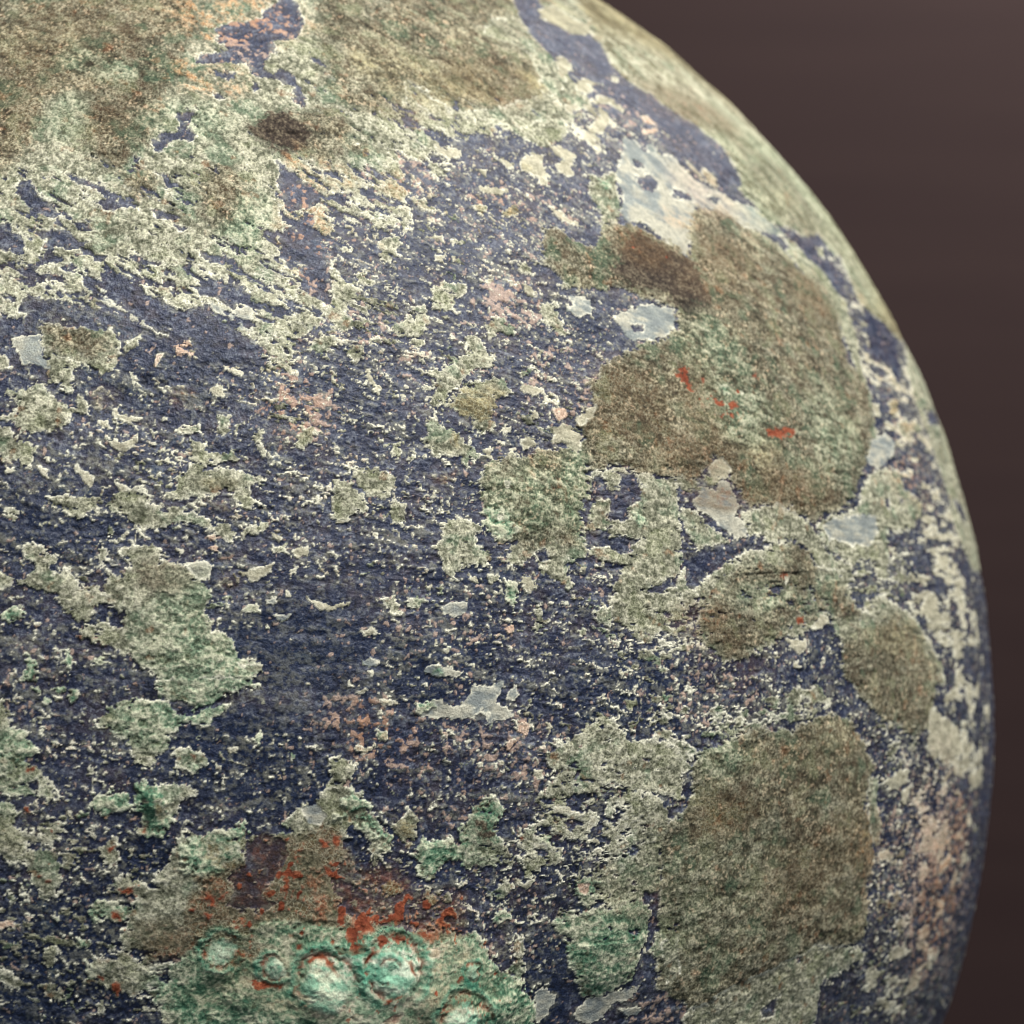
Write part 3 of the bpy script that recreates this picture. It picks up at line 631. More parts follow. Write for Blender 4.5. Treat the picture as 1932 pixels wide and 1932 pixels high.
ZONES = """g 5.97 25.92 5.04 2.38 .62
k 13.68 26.65 4.09 1.13 .25
g 3.57 30.29 4.69 2.42 .9
g 17.48 28.91 3.29 4.02 .45
g 20.22 24.48 2.98 2.03 .45
c 30.38 34.78 6.38 2.33 .28
c 30.06 30.73 5.09 2.75 .22
c 38.78 38.02 3.51 3.96 .38
p 15.52 42.17 2.63 3.28 0.51
p 17.17 29.49 1.15 2.43 0.42
p 17.57 26.41 1.13 2.08 0.38
p 22.20 32.71 2.31 1.36 0.42
p 23.85 31.75 2.17 1.34 0.34
p 28.64 29.78 6.94 2.64 0.26
p 28.28 24.64 2.07 1.75 0.64
p 20.08 23.39 1.97 1.81 0.34
p 16.59 18.86 1.71 1.98 0.66
p 15.78 21.70 1.09 1.03 0.34
p 30.44 20.90 2.32 2.03 0.42
p 31.81 19.70 1.39 1.09 0.42
p 22.47 21.18 1.35 1.05 0.34
p 21.66 9.23 4.04 1.53 0.21
p 18.32 4.64 2.00 1.64 0.55
p 21.93 3.76 4.20 1.51 0.51
p 25.56 3.29 2.73 1.69 0.51
p 23.84 0.33 3.66 1.37 0.26
p 28.15 1.61 2.69 1.40 0.38
p 26.47 -4.51 2.10 1.90 0.3
p 34.75 -10.05 1.72 1.41 0.59
p 37.21 4.90 4.47 1.96 0.3
p 55.00 -3.47 4.25 3.85 0.38
p 61.57 -10.29 7.82 4.10 0.42
p 60.56 16.69 3.82 2.49 .35
p 3.64 6.08 1.72 1.16 0.26
p 5.78 7.52 2.87 0.88 0.21
c 68.49 21.91 8.90 9.93 .35
g 52.58 10.51 4.79 1.56 .5
g 41.30 9.06 3.02 0.86 .6
g 37.95 15.97 2.06 1.09 .5
g 34.33 8.44 3.09 2.94 .45
g 30.37 8.56 2.07 1.28 .25
g 36.09 4.63 3.24 1.14 .45
g 30.98 3.79 2.28 1.58 .3
g 29.04 0.77 3.66 1.88 .5
g 30.00 -2.61 2.81 2.39 .45
g 31.88 2.16 3.51 1.27 .5
g 3.83 -3.05 1.72 1.47 .42
g 5.53 -5.15 4.02 2.53 .36
g 7.98 -1.22 2.58 1.90 .22
g 4.70 -0.44 2.00 1.60 .42
g 10.14 -6.49 2.03 1.82 .5
g 13.05 -2.87 1.76 1.34 .4
g 21.43 -3.18 1.93 0.92 .35
g 11.93 9.97 1.17 0.90 .3
g 6.16 11.19 1.74 1.34 .3
g 58.91 -13.82 15.13 2.88 .28
g 52.48 -10.22 3.44 2.58 .35
g 24.70 -2.80 2.03 1.40 .25
c 23.14 5.99 3.29 0.91 .12
c 19.29 10.19 3.14 1.07 .16
c 15.36 8.73 2.25 0.90 .12
c 16.06 5.89 2.26 1.48 .14
c 21.26 15.01 3.25 1.93 .15
c 13.39 20.13 3.05 2.17 .10
c 4.86 14.97 2.19 0.92 .18
c 28.45 21.01 3.73 2.18 .2
c 26.68 8.19 3.50 1.56 .15
c 7.98 -1.96 3.59 3.67 .12
c 13.05 3.02 2.20 1.47 .12
c 16.01 2.20 1.80 1.48 .14
q 15.04 43.02 2.99 2.45 .9
q 12.81 37.93 1.83 1.52 .8
q 17.50 29.11 1.15 3.23 .8
q 18.99 31.64 2.03 0.86 .4
y 26.50 38.56 2.59 2.53 .35
y 31.12 39.37 1.32 1.83 .4
y 36.14 39.92 0.76 1.34 .7
y 55.16 40.91 3.51 3.83 .6
y 62.20 35.45 4.70 4.65 .5
y 28.08 38.22 2.46 0.84 .5
y 31.88 33.09 0.64 0.50 .5
q 60.33 -7.89 3.47 4.24 .9
q 49.53 -3.34 1.76 1.64 .5
q 62.27 -3.85 3.07 2.52 .6
y 26.25 19.55 1.07 0.87 .5
y 23.31 39.81 0.95 1.14 .5
y 16.55 18.20 1.71 0.98 .45
y 12.31 15.30 0.89 0.31 .5
y 42.99 17.30 1.61 1.17 .4
y 2.09 40.44 1.99 2.21 .2
y 53.17 7.17 3.25 1.12 .4
y 45.05 2.02 3.18 1.03 .25
y 12.39 11.16 0.74 0.45 .2
r 40.34 19.61 1.49 1.19 .5
r 42.35 20.62 0.80 0.83 .35
r 44.73 18.07 0.86 0.40 .4
r 38.94 28.52 1.74 1.44 .35
r 26.28 19.72 0.71 0.70 .3
r 14.82 -2.95 3.43 1.80 .42
r 16.76 -1.70 1.82 1.20 .5
r 20.67 -4.66 2.39 0.93 .6
r 17.85 -3.86 3.07 0.76 .5
r 13.95 -4.85 1.78 1.36 .45
r 19.91 -5.84 2.84 0.93 .25
r 24.05 -7.45 1.52 1.28 .45
r 21.62 -8.49 1.30 0.80 .45
r 3.84 -0.43 1.14 1.16 .25
r 7.69 -2.24 1.29 0.88 .2
r 3.72 37.85 1.95 1.50 .12
r 14.59 -8.26 1.80 0.93 .15
m 12.18 5.83 2.63 1.32 .95
m 9.85 4.85 1.73 1.17 .8
m 11.62 8.93 2.34 1.93 .5
m 11.19 10.87 1.61 0.90 .3
m 13.75 27.78 0.95 1.15 .5
m 11.45 34.76 1.94 1.37 .35
m 4.43 35.00 0.96 1.37 .4
m 5.07 38.90 0.98 1.04 .25
m 7.21 37.94 0.97 1.00 .5
m 14.75 29.38 0.96 1.20 .3
m 41.09 21.51 2.57 3.12 .25
m 42.29 19.12 2.65 1.60 .3
m 50.29 18.03 2.86 2.65 .3
m 27.52 14.55 2.69 1.65 .3
m 30.26 15.05 0.76 2.03 .3
m 41.42 9.73 2.53 0.69 .35
m 37.49 2.10 2.02 1.31 .35
m 33.03 -5.48 3.04 2.15 .35
m 37.20 -4.80 4.56 4.24 .15
m 3.55 1.75 1.29 0.87 .5
m 3.53 3.62 0.86 0.87 .5
m 11.02 -6.53 1.75 0.91 .8
m 11.91 -7.79 1.76 0.92 .7
m 8.41 1.68 1.29 0.87 .3
m 3.82 3.91 1.15 0.87 .5
b 9.86 20.59 3.75 1.83 .6
b 19.18 19.90 2.57 2.21 .6
b 5.66 13.30 3.78 1.82 .7
b 13.19 13.29 1.49 0.92 .5
b 24.88 27.33 3.60 1.21 .5
b 26.38 14.22 3.51 1.31 .3
b 16.11 8.12 3.93 1.79 .9
b 22.35 6.77 3.25 1.83 .8
b 33.01 5.27 5.22 1.92 .7
b 13.05 3.32 3.82 1.76 .9
b 16.01 1.75 3.01 1.33 .8
b 9.42 -2.00 2.88 2.21 .8
b 7.97 -4.91 4.32 2.99 .7
b 4.36 -6.32 2.87 2.25 .8
b 27.90 -7.85 1.63 2.14 .7
b 24.27 10.73 2.02 1.88 .5
b 31.15 23.66 3.99 1.17 .6
b 50.44 6.94 7.46 1.82 .3
b 21.42 -2.57 1.60 1.22 .7
b 18.74 -1.20 1.24 1.50 .6
n 10.81 19.44 0.60 0.49 .6
n 7.18 19.41 0.59 0.49 .5
n 12.84 11.01 0.59 0.45 .6
n 19.37 -2.59 1.40 0.91 .9
n 21.77 -3.82 1.45 0.92 .8
n 9.85 -4.38 1.44 0.75 .6
n 14.81 -1.16 1.49 0.89 .8
n 5.90 41.64 3.33 2.87 .2
n 38.20 16.85 2.78 1.47 .5
n 45.08 15.14 3.47 1.15 .45
n 34.32 19.42 2.53 2.23 .4
n 34.62 16.27 2.10 0.71 .3
n 44.00 27.27 3.51 2.01 .3
n 38.92 6.13 2.81 1.00 .2
n 46.61 -3.34 3.76 1.60 .3
n 38.15 7.49 1.37 1.00 .4
n 31.31 14.22 1.74 1.18 .2
n 32.56 -4.29 2.40 1.31 .3
y 19.19 -7.81 3.14 0.95 .5
g 21.56 -7.22 3.24 0.95 .3
y 12.34 -7.05 1.76 0.77 .3
c 16.87 -8.10 1.83 0.94 .2
n 13.06 -5.41 1.77 1.21 .5
n 21.60 -8.02 1.95 0.96 .35
a 18.85 -7.00 4.38 1.87 .8
c 27.78 37.42 3.04 1.64 .4
c 35.59 39.98 3.00 2.67 .3
m 7.25 4.60 0.86 0.87 .2
g 17.48 28.91 2.30 1.60 .4
g 15.66 22.39 1.88 1.39 .4
n 16.01 -2.56 1.80 1.35 .5
c 19.06 -2.42 1.87 1.51 .3
r 28.14 -0.73 1.08 0.94 .2
m 14.81 -1.75 1.78 1.19 .35
m 23.03 -1.76 1.97 0.92 .4
m 3.55 -1.88 0.86 0.87 .4
m 15.28 -4.47 1.80 0.76 .4
C 64.40 19.52 5.77 10.24 0.45
C 60.25 12.28 5.82 4.77 0.47
C 61.38 7.34 9.04 4.21 0.45
C 62.59 1.40 8.49 3.91 0.45
C 60.35 -4.17 7.56 5.23 .32
C 57.02 -10.46 5.94 4.81 0.38
C 64.05 30.14 7.64 5.80 0.41
C 41.17 39.16 4.47 5.96 0.38
C 43.73 33.93 2.43 1.86 0.27
l 9.39 16.54 4.44 3.15 .3
l 18.33 19.88 4.79 4.24 .4
l 22.90 27.22 5.25 3.98 .3
l 23.98 22.63 4.35 2.73 .55
l 28.78 26.58 4.83 4.10 .3
l 30.27 20.18 2.89 3.65 .5
l 7.17 12.69 4.37 2.27 .2
l 16.37 15.00 4.62 2.37 .4
l 22.26 16.63 4.14 3.29 .4
l 28.66 10.19 5.49 3.20 .4
l 35.20 6.79 6.40 3.26 .5
l 29.12 3.89 4.59 2.34 .45
l 32.96 4.48 4.00 1.91 .6
l 25.55 -2.87 3.44 3.12 .4
l 7.26 -3.41 5.03 4.44 .35
l 5.12 1.73 2.86 4.35 .35
l 13.04 -1.38 3.67 2.96 .35
l 21.44 -3.34 4.03 2.30 .45
l 52.70 -1.36 4.98 5.55 .4
l 23.20 33.45 4.55 2.33 .3
l 34.61 35.72 5.94 4.26 .2
g 24.76 21.77 2.27 1.62 .4
g 22.93 29.40 2.82 1.25 .4
g 24.75 26.74 2.14 1.39 .3
g 9.39 16.54 2.95 0.94 .3
g 16.27 19.02 2.33 1.99 .25
g 28.91 18.41 2.23 1.75 .3
g 43.25 4.21 3.24 1.02 .6
g 39.42 3.61 3.57 0.99 .6
g 33.87 2.03 3.06 1.60 .65
g 53.16 2.24 3.29 2.73 .4
g 52.52 -7.78 2.51 4.07 .4
q 15.80 19.34 1.86 1.66 .5
q 23.70 31.10 1.80 1.09 .4
q 28.77 30.21 3.93 0.89 .4
q 60.48 15.88 3.12 1.59 .5
q 43.18 30.87 1.74 0.83 .3
q 63.31 21.62 3.19 6.60 .5
q 18.78 4.18 1.86 1.19 .6
q 17.28 -6.27 0.92 0.93 .1
q 22.12 -4.93 1.30 0.93 .3
q 20.62 27.30 0.84 1.17 .5
q 12.78 21.30 0.91 0.51 .5
n 45.89 28.72 2.84 1.36 .5
n 38.94 28.52 1.99 1.44 .5
n 54.63 27.11 2.77 1.96 .5
n 39.18 19.21 1.44 2.91 .5
n 40.07 14.76 2.93 0.73 .6
n 37.17 8.68 1.78 1.00 .6
n 37.46 -0.69 2.26 1.32 .5
n 43.30 -4.68 2.76 1.76 .4
n 32.55 39.56 2.75 2.51 .4
n 23.93 36.30 1.49 0.76 .4
n 15.41 -2.53 3.29 1.64 .6
n 19.86 -3.84 3.15 0.76 .7
n 13.06 -4.51 0.88 0.75 .8
r 15.41 -1.63 2.69 0.89 .7
r 14.52 -2.93 1.78 0.90 .8
r 20.34 -4.03 2.85 0.77 1.0
r 18.30 -3.59 1.85 0.91 .8
r 22.36 -6.82 2.46 1.58 .5
y 19.99 -8.03 4.78 0.95 .35
g 17.56 -4.76 3.84 0.92 .4
g 23.21 -7.37 1.99 1.92 .4
m 12.77 5.38 1.91 0.88 .9
n 6.31 35.97 1.60 2.36 .3
n 1.78 37.09 1.95 3.71 .3
G 53.61 43.32 9.52 4.10 .7
G 61.11 37.43 12.09 4.83 .6
m 64.59 34.74 9.73 8.18 .35
n 55.29 40.65 4.89 1.82 .6
W 62.78 42.32 10.86 2.30 .4
G 63.41 31.04 6.66 3.85 .6
O 60.36 35.18 4.71 3.81 .5
W 44.31 44.68 2.14 3.01 .4
O 39.25 44.70 2.37 2.64 .3
R 16.01 -2.26 3.77 1.80 .8
R 19.87 -4.45 3.95 0.92 1.0
R 20.74 -6.84 5.63 2.04 .55
R 13.06 -5.11 1.77 1.21 .7
R 24.09 -8.25 1.69 1.29 .8
R 5.13 -0.44 1.71 1.45 .4
R 7.98 -3.43 1.72 1.77 .4
R 37.44 19.88 1.37 1.16 .3
R 40.80 19.44 1.51 0.99 .7
r 18.33 -4.81 3.87 0.61 .8
W 18.40 -7.44 3.89 0.94 .3
y 15.32 -6.76 1.80 1.23 .5
y 22.69 -7.01 1.65 1.27 .5
G 33.11 -6.48 2.45 2.01 .4
W 10.45 11.17 1.75 1.20 .3
O 10.15 11.18 1.17 0.75 .5
O 11.62 9.23 0.88 0.89 .3
W 11.89 5.83 1.75 1.17 .4
P 58.44 -5.84 4.84 5.32 .7
P 52.89 -5.97 2.53 2.94 .3
p 59.99 -7.05 6.57 5.75 .7
P 16.86 -7.63 0.92 0.62 .3
p 43.48 38.70 5.20 2.22 .3
O 39.46 -4.22 7.46 5.14 .3
y 43.84 47.97 4.70 1.75 .3
m 11.02 7.46 2.18 1.18 .5
k 5.20 24.65 4.25 1.96 .38
k 11.87 24.05 5.40 1.95 .38
k 18.29 27.96 3.30 2.36 .38
k 21.64 30.96 3.50 1.94 .36
k 3.53 28.71 2.32 1.36 .3
k 8.43 30.37 3.91 1.21 .22
k 13.47 21.99 3.85 1.20 .35
k 27.07 35.40 3.94 2.04 .3
k 23.34 24.42 2.59 2.81 .3
k 29.04 -0.80 3.67 3.14 .3
k 42.66 9.36 5.33 0.87 .2
C 47.79 35.44 5.21 4.45 .35
C 44.29 38.82 5.03 4.67 .35
P 47.89 33.49 2.85 2.02 .3
m 12.18 5.53 2.19 1.17 .6
m 32.10 -6.36 1.99 0.99 .3
R 15.71 -1.65 3.30 1.49 .6"""
KINDS = 'godscpmary'
KI = {k: i for i, k in enumerate(KINDS)}
F = np.full((ny, nx), -3.0, np.float32)
# the side that the photograph does not show carries on with the same corrosion
hid = np.maximum(sst(74, 84, lon) + sst(-5, -12, lon) * 1.0, np.maximum(sst(56, 64, lat), sst(-19, -26, lat)))
F = np.maximum(F, np.where(hid > .01, (nbig * 2.2 + nmid * .8 + .05) * 1.5 - (1 - hid) * 3, -3)).astype(np.float32)
TW8 = {k: np.zeros((ny, nx), np.float32) for k in KINDS}; TW8['g'][:] = 1
NST = np.zeros((ny, nx), np.float32); PK = np.zeros((ny, nx), np.float32); BL = np.zeros((ny, nx), np.float32)
RIM = np.zeros((ny, nx), np.float32)
PID = np.zeros((ny, nx), np.int32)
SOFT = {'g': .25, 'o': .8, 'd': .7, 's': .08, 'c': .07, 'p': .10, 'm': .35, 'a': .22, 'r': .22, 'y': .6}
RIMK = {'g': .75, 'o': 0, 'd': 0, 's': 1, 'c': .8, 'p': .25, 'm': .25, 'a': .2, 'r': .1, 'y': .25}
def paint(kind, sl, w):
    for k in KINDS:
        a = TW8[k][sl]
        if k == kind: a += (1 - a) * w
        else: a *= (1 - w)
def band(s, w=.11):
    return np.exp(-((s - w * .8) / w) ** 2).astype(np.float32)
KINDOF = {0: '0'}
shapes = []
for line in SHAPES.strip().split('\n'):
    k, rest = line.split(' ', 1); v = np.array([int(x) for x in rest.split()], float).reshape(-1, 2) / 100
    shapes.append((k, v))
zones = []
for line in ZONES.strip().split('\n'):
    f = line.split(); zones.append((f[0], *[float(x) for x in f[1:]]))
def zone_fields(z):
    k, cx, cy, rx, ry, s = z
    c = math.cos(math.radians(cy))
    sl = box(cx - rx * 1.7 / c, cx + rx * 1.7 / c, cy - ry * 1.7, cy + ry * 1.7, 0)
    e = np.sqrt(((lon[sl] - cx) * c / rx) ** 2 + ((lat[sl] - cy) / ry) ** 2) + nbig[sl] * .8
    return k, sl, s, 1 - sst(.55, 1.45, e)
def do_shapes(kinds):
    for idx, (k, poly) in enumerate(shapes):
        if k.lower() not in kinds: continue
        sl = box(poly[:, 0].min(), poly[:, 0].max(), poly[:, 1].min(), poly[:, 1].max(), 1.5)
        if sl[0].start >= sl[0].stop or sl[1].start >= sl[1].stop: continue
        s = signed(poly, sl, k); low = k.isupper(); k = k.lower(); ext = s.max()
        if k in 'cps' and ext < .8: s = s + .05
        if k in 'odmgyk' and not low: s = s + (nmid[sl] * (1.9 if k in 'oy' else 1.0) + nfin[sl] * .6) * min(1.0, (s.max() + .05) / 1.2)
        if k == 'k':
            F[sl] = np.minimum(F[sl], -s); PID[sl][s > 0] = 0; RIM[sl] *= 1 - sst(-.1, .1, s)
        elif k == 'n':
            NST[sl] = np.maximum(NST[sl], sst(-.5, .5, s) * .85)
        else:
            w = sst(-SOFT[k], SOFT[k], s + ((nmid[sl] * 2.6 + nfin[sl] * 2.2) if k in 'odmyr' and not low else (nfin[sl] * .8 if k == 'r' else 0)) * min(1.0, (s.max() + .05) / 1.2))
            F[sl] = np.maximum(F[sl], s); paint(k, sl, w)
            RIM[sl] = np.maximum(RIM[sl] * (1 - w), band(s) * RIMK[k])
            PID[sl][s > 0] = idx + 1
            KINDOF[idx + 1] = k
        yield idx
STUFF = 9999
lk = np.ones((ny, nx), np.float32)
for z in zones:
    if z[0] == 'b':
        k, sl, s, fall = zone_fields(z); lk[sl] *= 1 - s * fall * .8
# scattered small crust first, then the drawn patches over it
for z in zones:
    k, sl, s, fall = zone_fields(z)
    if k == 'l':
        sd = (s * fall * .15 * sst(-.14, .22, mott[sl] + nmid[sl] * .5) * lk[sl] - np.abs(lace[sl]) + nfin[sl] * .12 - .022) * 2.4
        F[sl] = np.maximum(F[sl], sd); w = sst(-.06, .06, sd); paint('g', sl, w); paint('y', sl, w * sst(.02, .2, hvz[sl])); paint('p', sl, w * sst(.02, .2, -hvz[sl]) * .8)
        RIM[sl] = np.maximum(RIM[sl], band(sd, .08) * .2); PID[sl][sd > 0] = STUFF
    if k == 'C':
        sd = (s * fall - (mott[sl] * 1.7 + .5)) * 1.6
        F[sl] = np.maximum(F[sl], sd); w = sst(-.1, .1, sd); paint('c', sl, w); PID[sl][sd > 0] = STUFF
    if k == 'g' or k == 'c':
        nn = (nmid[sl] if k == 'g' else (nmid[sl] * .55 + nfin[sl] * .75)) * 1.55 + .5
        if k == 'g': nn = nn * .8 + (nfin[sl] * 1.4 + .5) * .2
        sd = (s * fall - nn) * (1.3 if k == 'g' else .8)
        F[sl] = np.maximum(F[sl], sd); w = sst(-.06, .06, sd); paint(k, sl, w)
        RIM[sl] = np.maximum(RIM[sl], band(sd, .08) * (.6 if k == 'g' else .4)); PID[sl][sd > 0] = STUFF
for _ in do_shapes('godscpmaryknk'): pass
for z in zones:
    k, sl, s, fall = zone_fields(z)
    if k == 'k':
        sd = (s * fall - (nmid[sl] * 1.55 + .5)) * 1.2
        F[sl] = np.minimum(F[sl], -sd); PID[sl][sd > 0] = 0
    elif k == 'p': PK[sl] = np.maximum(PK[sl], s * fall)
    elif k == 'q': OR[sl] = np.maximum(OR[sl], s * fall)
    elif k == 'b': BL[sl] = np.maximum(BL[sl], s * fall)
    elif k == 'n': NST[sl] = np.maximum(NST[sl], s * fall)
    elif k in 'myaGWOP':
        k = dict(G='g', W='c', O='o', P='p').get(k, k)
        paint(k, sl, np.clip(s * fall * (1 + nmid[sl] * 2.2 + nfin[sl] * 1.5), 0, 1) * (1 - TW8['r'][sl]) * (1 - TW8['p'][sl] * .6))
    elif k == 'R':
        w = sst(0, .05, s * fall * .5 - .56 + (nfin[sl] * .9 + rb[sl] * .55) * 1.1) * .85
        paint('r', sl, w)
    elif k == 'r':
        w = sst(0, .05, s * fall * .52 - .55 + rb[sl] * 1.25)
        paint('r', sl, w); NST[sl] = np.maximum(NST[sl], s * fall * .35)
        F[sl] = np.where(w > .5, np.maximum(F[sl], (w - .5) * .4), F[sl])
# pits through the thinner crust and ragged outlines
pit = fbm(PFL, 1.3, 3, 191, .7)
F = np.where((F > -.2) & (hid < 1), F - (TW8['g'] * 1.0 + TW8['m'] * .7 + TW8['c'] * .3) * np.clip((pit - .17) * 9, 0, 3) * np.clip(1.6 - F * .35, .3, 1.6), F).astype(np.float32)
NFr = nfin / nfin.std()
F = np.where(hid < 1, F + (NFr * .072 + fbm(P, .24, 1, 711) / .2 * .03) * np.exp(-(F / .38) ** 2), F).astype(np.float32)
# tiny loose flecks everywhere on the bare metal
fl = np.maximum(fbm(P, .55, 1, 211), fbm(PFL, 1.2, 1, 223) * .98 + nfin * .12) + nbig * .14 + mott * .22
sd = (fl - .455 + .035 * sst(-1.6, -.15, F) - .03 * BL) * 2.2
m_ = (F < -.15) & (sd > -.1)
F = np.where(m_, np.maximum(F, sd), F)
wfl = np.where(m_, sst(-.02, .04, sd), 0).astype(np.float32); paint('c', (slice(None), slice(None)), wfl)
PID[m_ & (sd > 0)] = STUFF
edge = np.clip(np.exp(-np.clip(F, 0, 9) / .32) * (F > 0) * .8, 0, 1)
RIM = np.maximum(RIM, np.maximum(band(F, .11), edge * sst(-.05, .2, nfin + pit * .6)) * (TW8['g'] * .8 + TW8['s'] + TW8['c'] * .7 + TW8['m'] * .4 + TW8['y'] * .3 + TW8['p'] * .3 + TW8['o'] * .25))

# ---------------------------------------------------------------- relief (mm along the normal)
fine2 = fbm(P, .26, 2, 301, .75)
stri = fbm((P[0], P[1], P[2] + WY * 1.5 + P[0] * .06), 2.0, 4, 331, .7, st=(1, 1, 3.6))                   # flow lines of the bare metal, nearly level
flake = fbm(P, 2.6, 4, 361, .7, st=(.8, .8, 1.6))
q = flake * 6; terr = (np.floor(q) + sst(.75, 1.0, q - np.floor(q))) / 7
CM = sst(-.03, .05, F)
rgh = sst(-.12, .15, fbm(P, 6.0, 3, 521, .6))
thick = sum(TW8[k] * t for k, t in zip(KINDS, (.11, .14, .15, .06, .10, .10, .15, .14, .10, .12)))
rough = sum(TW8[k] * t for k, t in zip(KINDS, (.11, .085, .08, .02, .06, .07, .11, .12, .08, .08)))
grow = sum(TW8[k] * t for k, t in zip(KINDS, (.03, .12, .10, 0, .03, .03, .12, .15, .1, .04)))
prof = sst(-.03, .16, F) * .8 + np.clip(F, 0, 1.5) * .2
H = CM * (thick * prof + grow * np.clip(F, 0, 2.5) * .6 + rough * (nfin * 1.5 + fine2 * 1.3)) + (1 - CM) * (stri * (.10 + .14 * rgh) + terr * .30 * rgh + nfin * (.04 + .09 * rgh) + fine2 * (.05 + .05 * rgh) + nmid * .12)
H += CM * band(F, .10) * .03
H -= CM * sst(.22, .40, nfin) * rough * .35
pgr = fbm(P, .70, 2, 731, .7)
PM = PK * (1 - CM) * (.45 + .9 * sst(-.15, .2, nmid + nbig * .5))
PS = sst(0, .12, PM * .52 - (pgr * 1.15 + nfin * .45 + fine2 * .4) - .30)       # pink granules
H += PS * .06
H += nmid * .10 + mott * .20 + nbig * .9
# masks of relief decoration at the foot of the picture, casting ridge along the right hand side
def dome(cx, cy, r, h, ring=0, rr=0):
    c = math.cos(math.radians(cy)); d = np.sqrt(((LW - cx) * c * KD) ** 2 + ((TW - cy) * KD) ** 2)
    out = h * sst(1.0, .15, d / r)
    if ring: out = out + ring * np.exp(-((d - rr) / .45) ** 2)
    return out
for a in [(19.584, -9.586, 21.6, 3.6, 0, 0.0), (70.024, 20.57, 9.84, 1.0, 0, 0.0), (16.537, -7.069, 3.79, 1.0, 0.12, 3.11), (19.608, -6.205, 4.12, 0.55, 0.16, 3.3), (23.046, -8.951, 3.93, 0.8, 0.15, 3.14), (19.608, -6.205, 1.24, -0.4, 0, 0.0), (21.419, -7.683, 2.55, 0.5, 0, 0.0), (18.255, -7.893, 2.44, 0.4, 0, 0.0), (25.132, -8.52, 3.17, 0.5, 0, 0.0), (13.38, -7.258, 3.1, 0.4, 0, 0.0), (14.658, -5.908, 1.37, 0.5, 0.2, 1.48), (23.711, -6.83, 0.88, 0.4, 0, 0.0), (12.185, -5.976, 2.68, 0.5, 0, 0.0), (42.722, 20.822, 29.85, 0.8, 0, 0.0), (9.56, 1.362, 2.26, 0.6, 0, 0.0), (27.545, 14.71, 7.06, 0.5, 0, 0.0), (30.955, -6.559, 7.62, 0.6, 0, 0.0)]: H += dome(*a)
# spiral grooves cut in the mask
CURL = []
for cx, cy, rr, g0, g1 in [(16.758, -6.775, 3.11, 340, 230), (19.609, -6.237, 3.3, 300, 330), (19.609, -6.237, 1.32, 20, 260), (23.046, -8.951, 3.14, 330, 240), (23.677, -6.812, 0.97, 0, 400), (14.658, -5.908, 1.33, 60, 260), (12.4, -5.2, 1.92, 30, 290)]:
    c = math.cos(math.radians(cy)); ax = (lon + (LW - lon) * 1.0 - cx) * c * KD; ay = (lat + (TW - lat) * 1.0 - cy) * KD
    d = np.sqrt(ax * ax + ay * ay); an = np.degrees(np.arctan2(ay, ax)) % 360
    rs = rr * (1 + .16 * np.sin(np.radians(an - g0)))
    span = (an - g0) % 360; gate = sst(0, 25, span) * (1 - sst(g1 - 25, g1, span)) if g1 < 360 else 1.0
    groove = np.exp(-((d - rs) / (.10 + .07 * rr)) ** 2) * gate; ridge = np.exp(-((d - rs * 1.28) / (.16 + .09 * rr)) ** 2) * gate
    disk = 1 - sst(.62, .92, d / rr)
    H += (ridge * .20 - groove * .26) * min(1.0, rr / 2.6) * sst(-1.8, .4, nmid / nmid.std())
    CURL.append((groove, ridge, disk))
H = H.astype(np.float32)

# ---------------------------------------------------------------- colour of each kind of corrosion
PAL = {  # mid, dark, light
 'g': ((126, 126, 106), (78, 80, 64), (196, 192, 168)),
 'o': ((92, 85, 65), (48, 43, 33), (164, 156, 130)),
 'd': ((66, 56, 47), (42, 35, 30), (112, 102, 84)),
 's': ((142, 148, 144), (118, 124, 124), (176, 178, 166)),
 'c': ((176, 170, 146), (134, 130, 110), (212, 204, 178)),
 'p': ((206, 176, 152), (158, 128, 110), (230, 208, 186)),
 'm': ((116, 150, 120), (58, 98, 76), (208, 214, 180)),
 'a': ((146, 192, 162), (76, 138, 112), (236, 238, 214)),
 'r': ((130, 64, 42), (84, 42, 30), (172, 104, 72)),
 'y': ((120, 110, 80), (84, 76, 54), (172, 162, 122)),
}
nrm = lambda a: (a - a.mean()) / a.std()
NF, NF2, NM = nrm(nfin), nrm(fine2), nrm(nmid)
thr = fbm(P, .8, 2, 471, .7); thr2 = fbm(P, 1.5, 2, 491, .8)
ridge = sst(.045, .0, np.abs(thr)) * sst(-.25, .1, nmid)          # pale worm-like threads in the crust
tones = {k: np.clip((NF * a + NF2 * b + NM * c_) * .62, -1, 1) for k, (a, b, c_) in dict(
    g=(.75, .35, .4), o=(.35, .75, .35), d=(.3, .7, .4), s=(.15, .2, .5), c=(.25, .25, .5), p=(.3, .4, .3), m=(.7, .6, .7), a=(.55, .45, .8), r=(.3, .3, .2), y=(.35, .4, .5)).items()}
GR = sum(TW8[k] * v for k, v in dict(g=.8, o=1.0, d=1.0, s=.22, c=.35, p=.5, m=.55, a=.3, r=.3, y=.6).items())
tone = np.clip((NF * .55 + NF2 * .6 + NM * .35) * .62, -1, 1)     # -1 dark .. 1 light
col = np.zeros((3, ny, nx), np.float32)
up = np.clip(tone, 0, 1); dn = np.clip(-tone, 0, 1)
for k in KINDS[::-1]:
    m0, d0, l0 = (np.array(lin(x), np.float32) for x in PAL[k])
    w = TW8[k]; up = np.clip(tones[k], 0, 1); dn = np.clip(-tones[k], 0, 1)
    for c in range(3):
        col[c] += w * (m0[c] + (l0[c] - m0[c]) * up + (d0[c] - m0[c]) * dn)
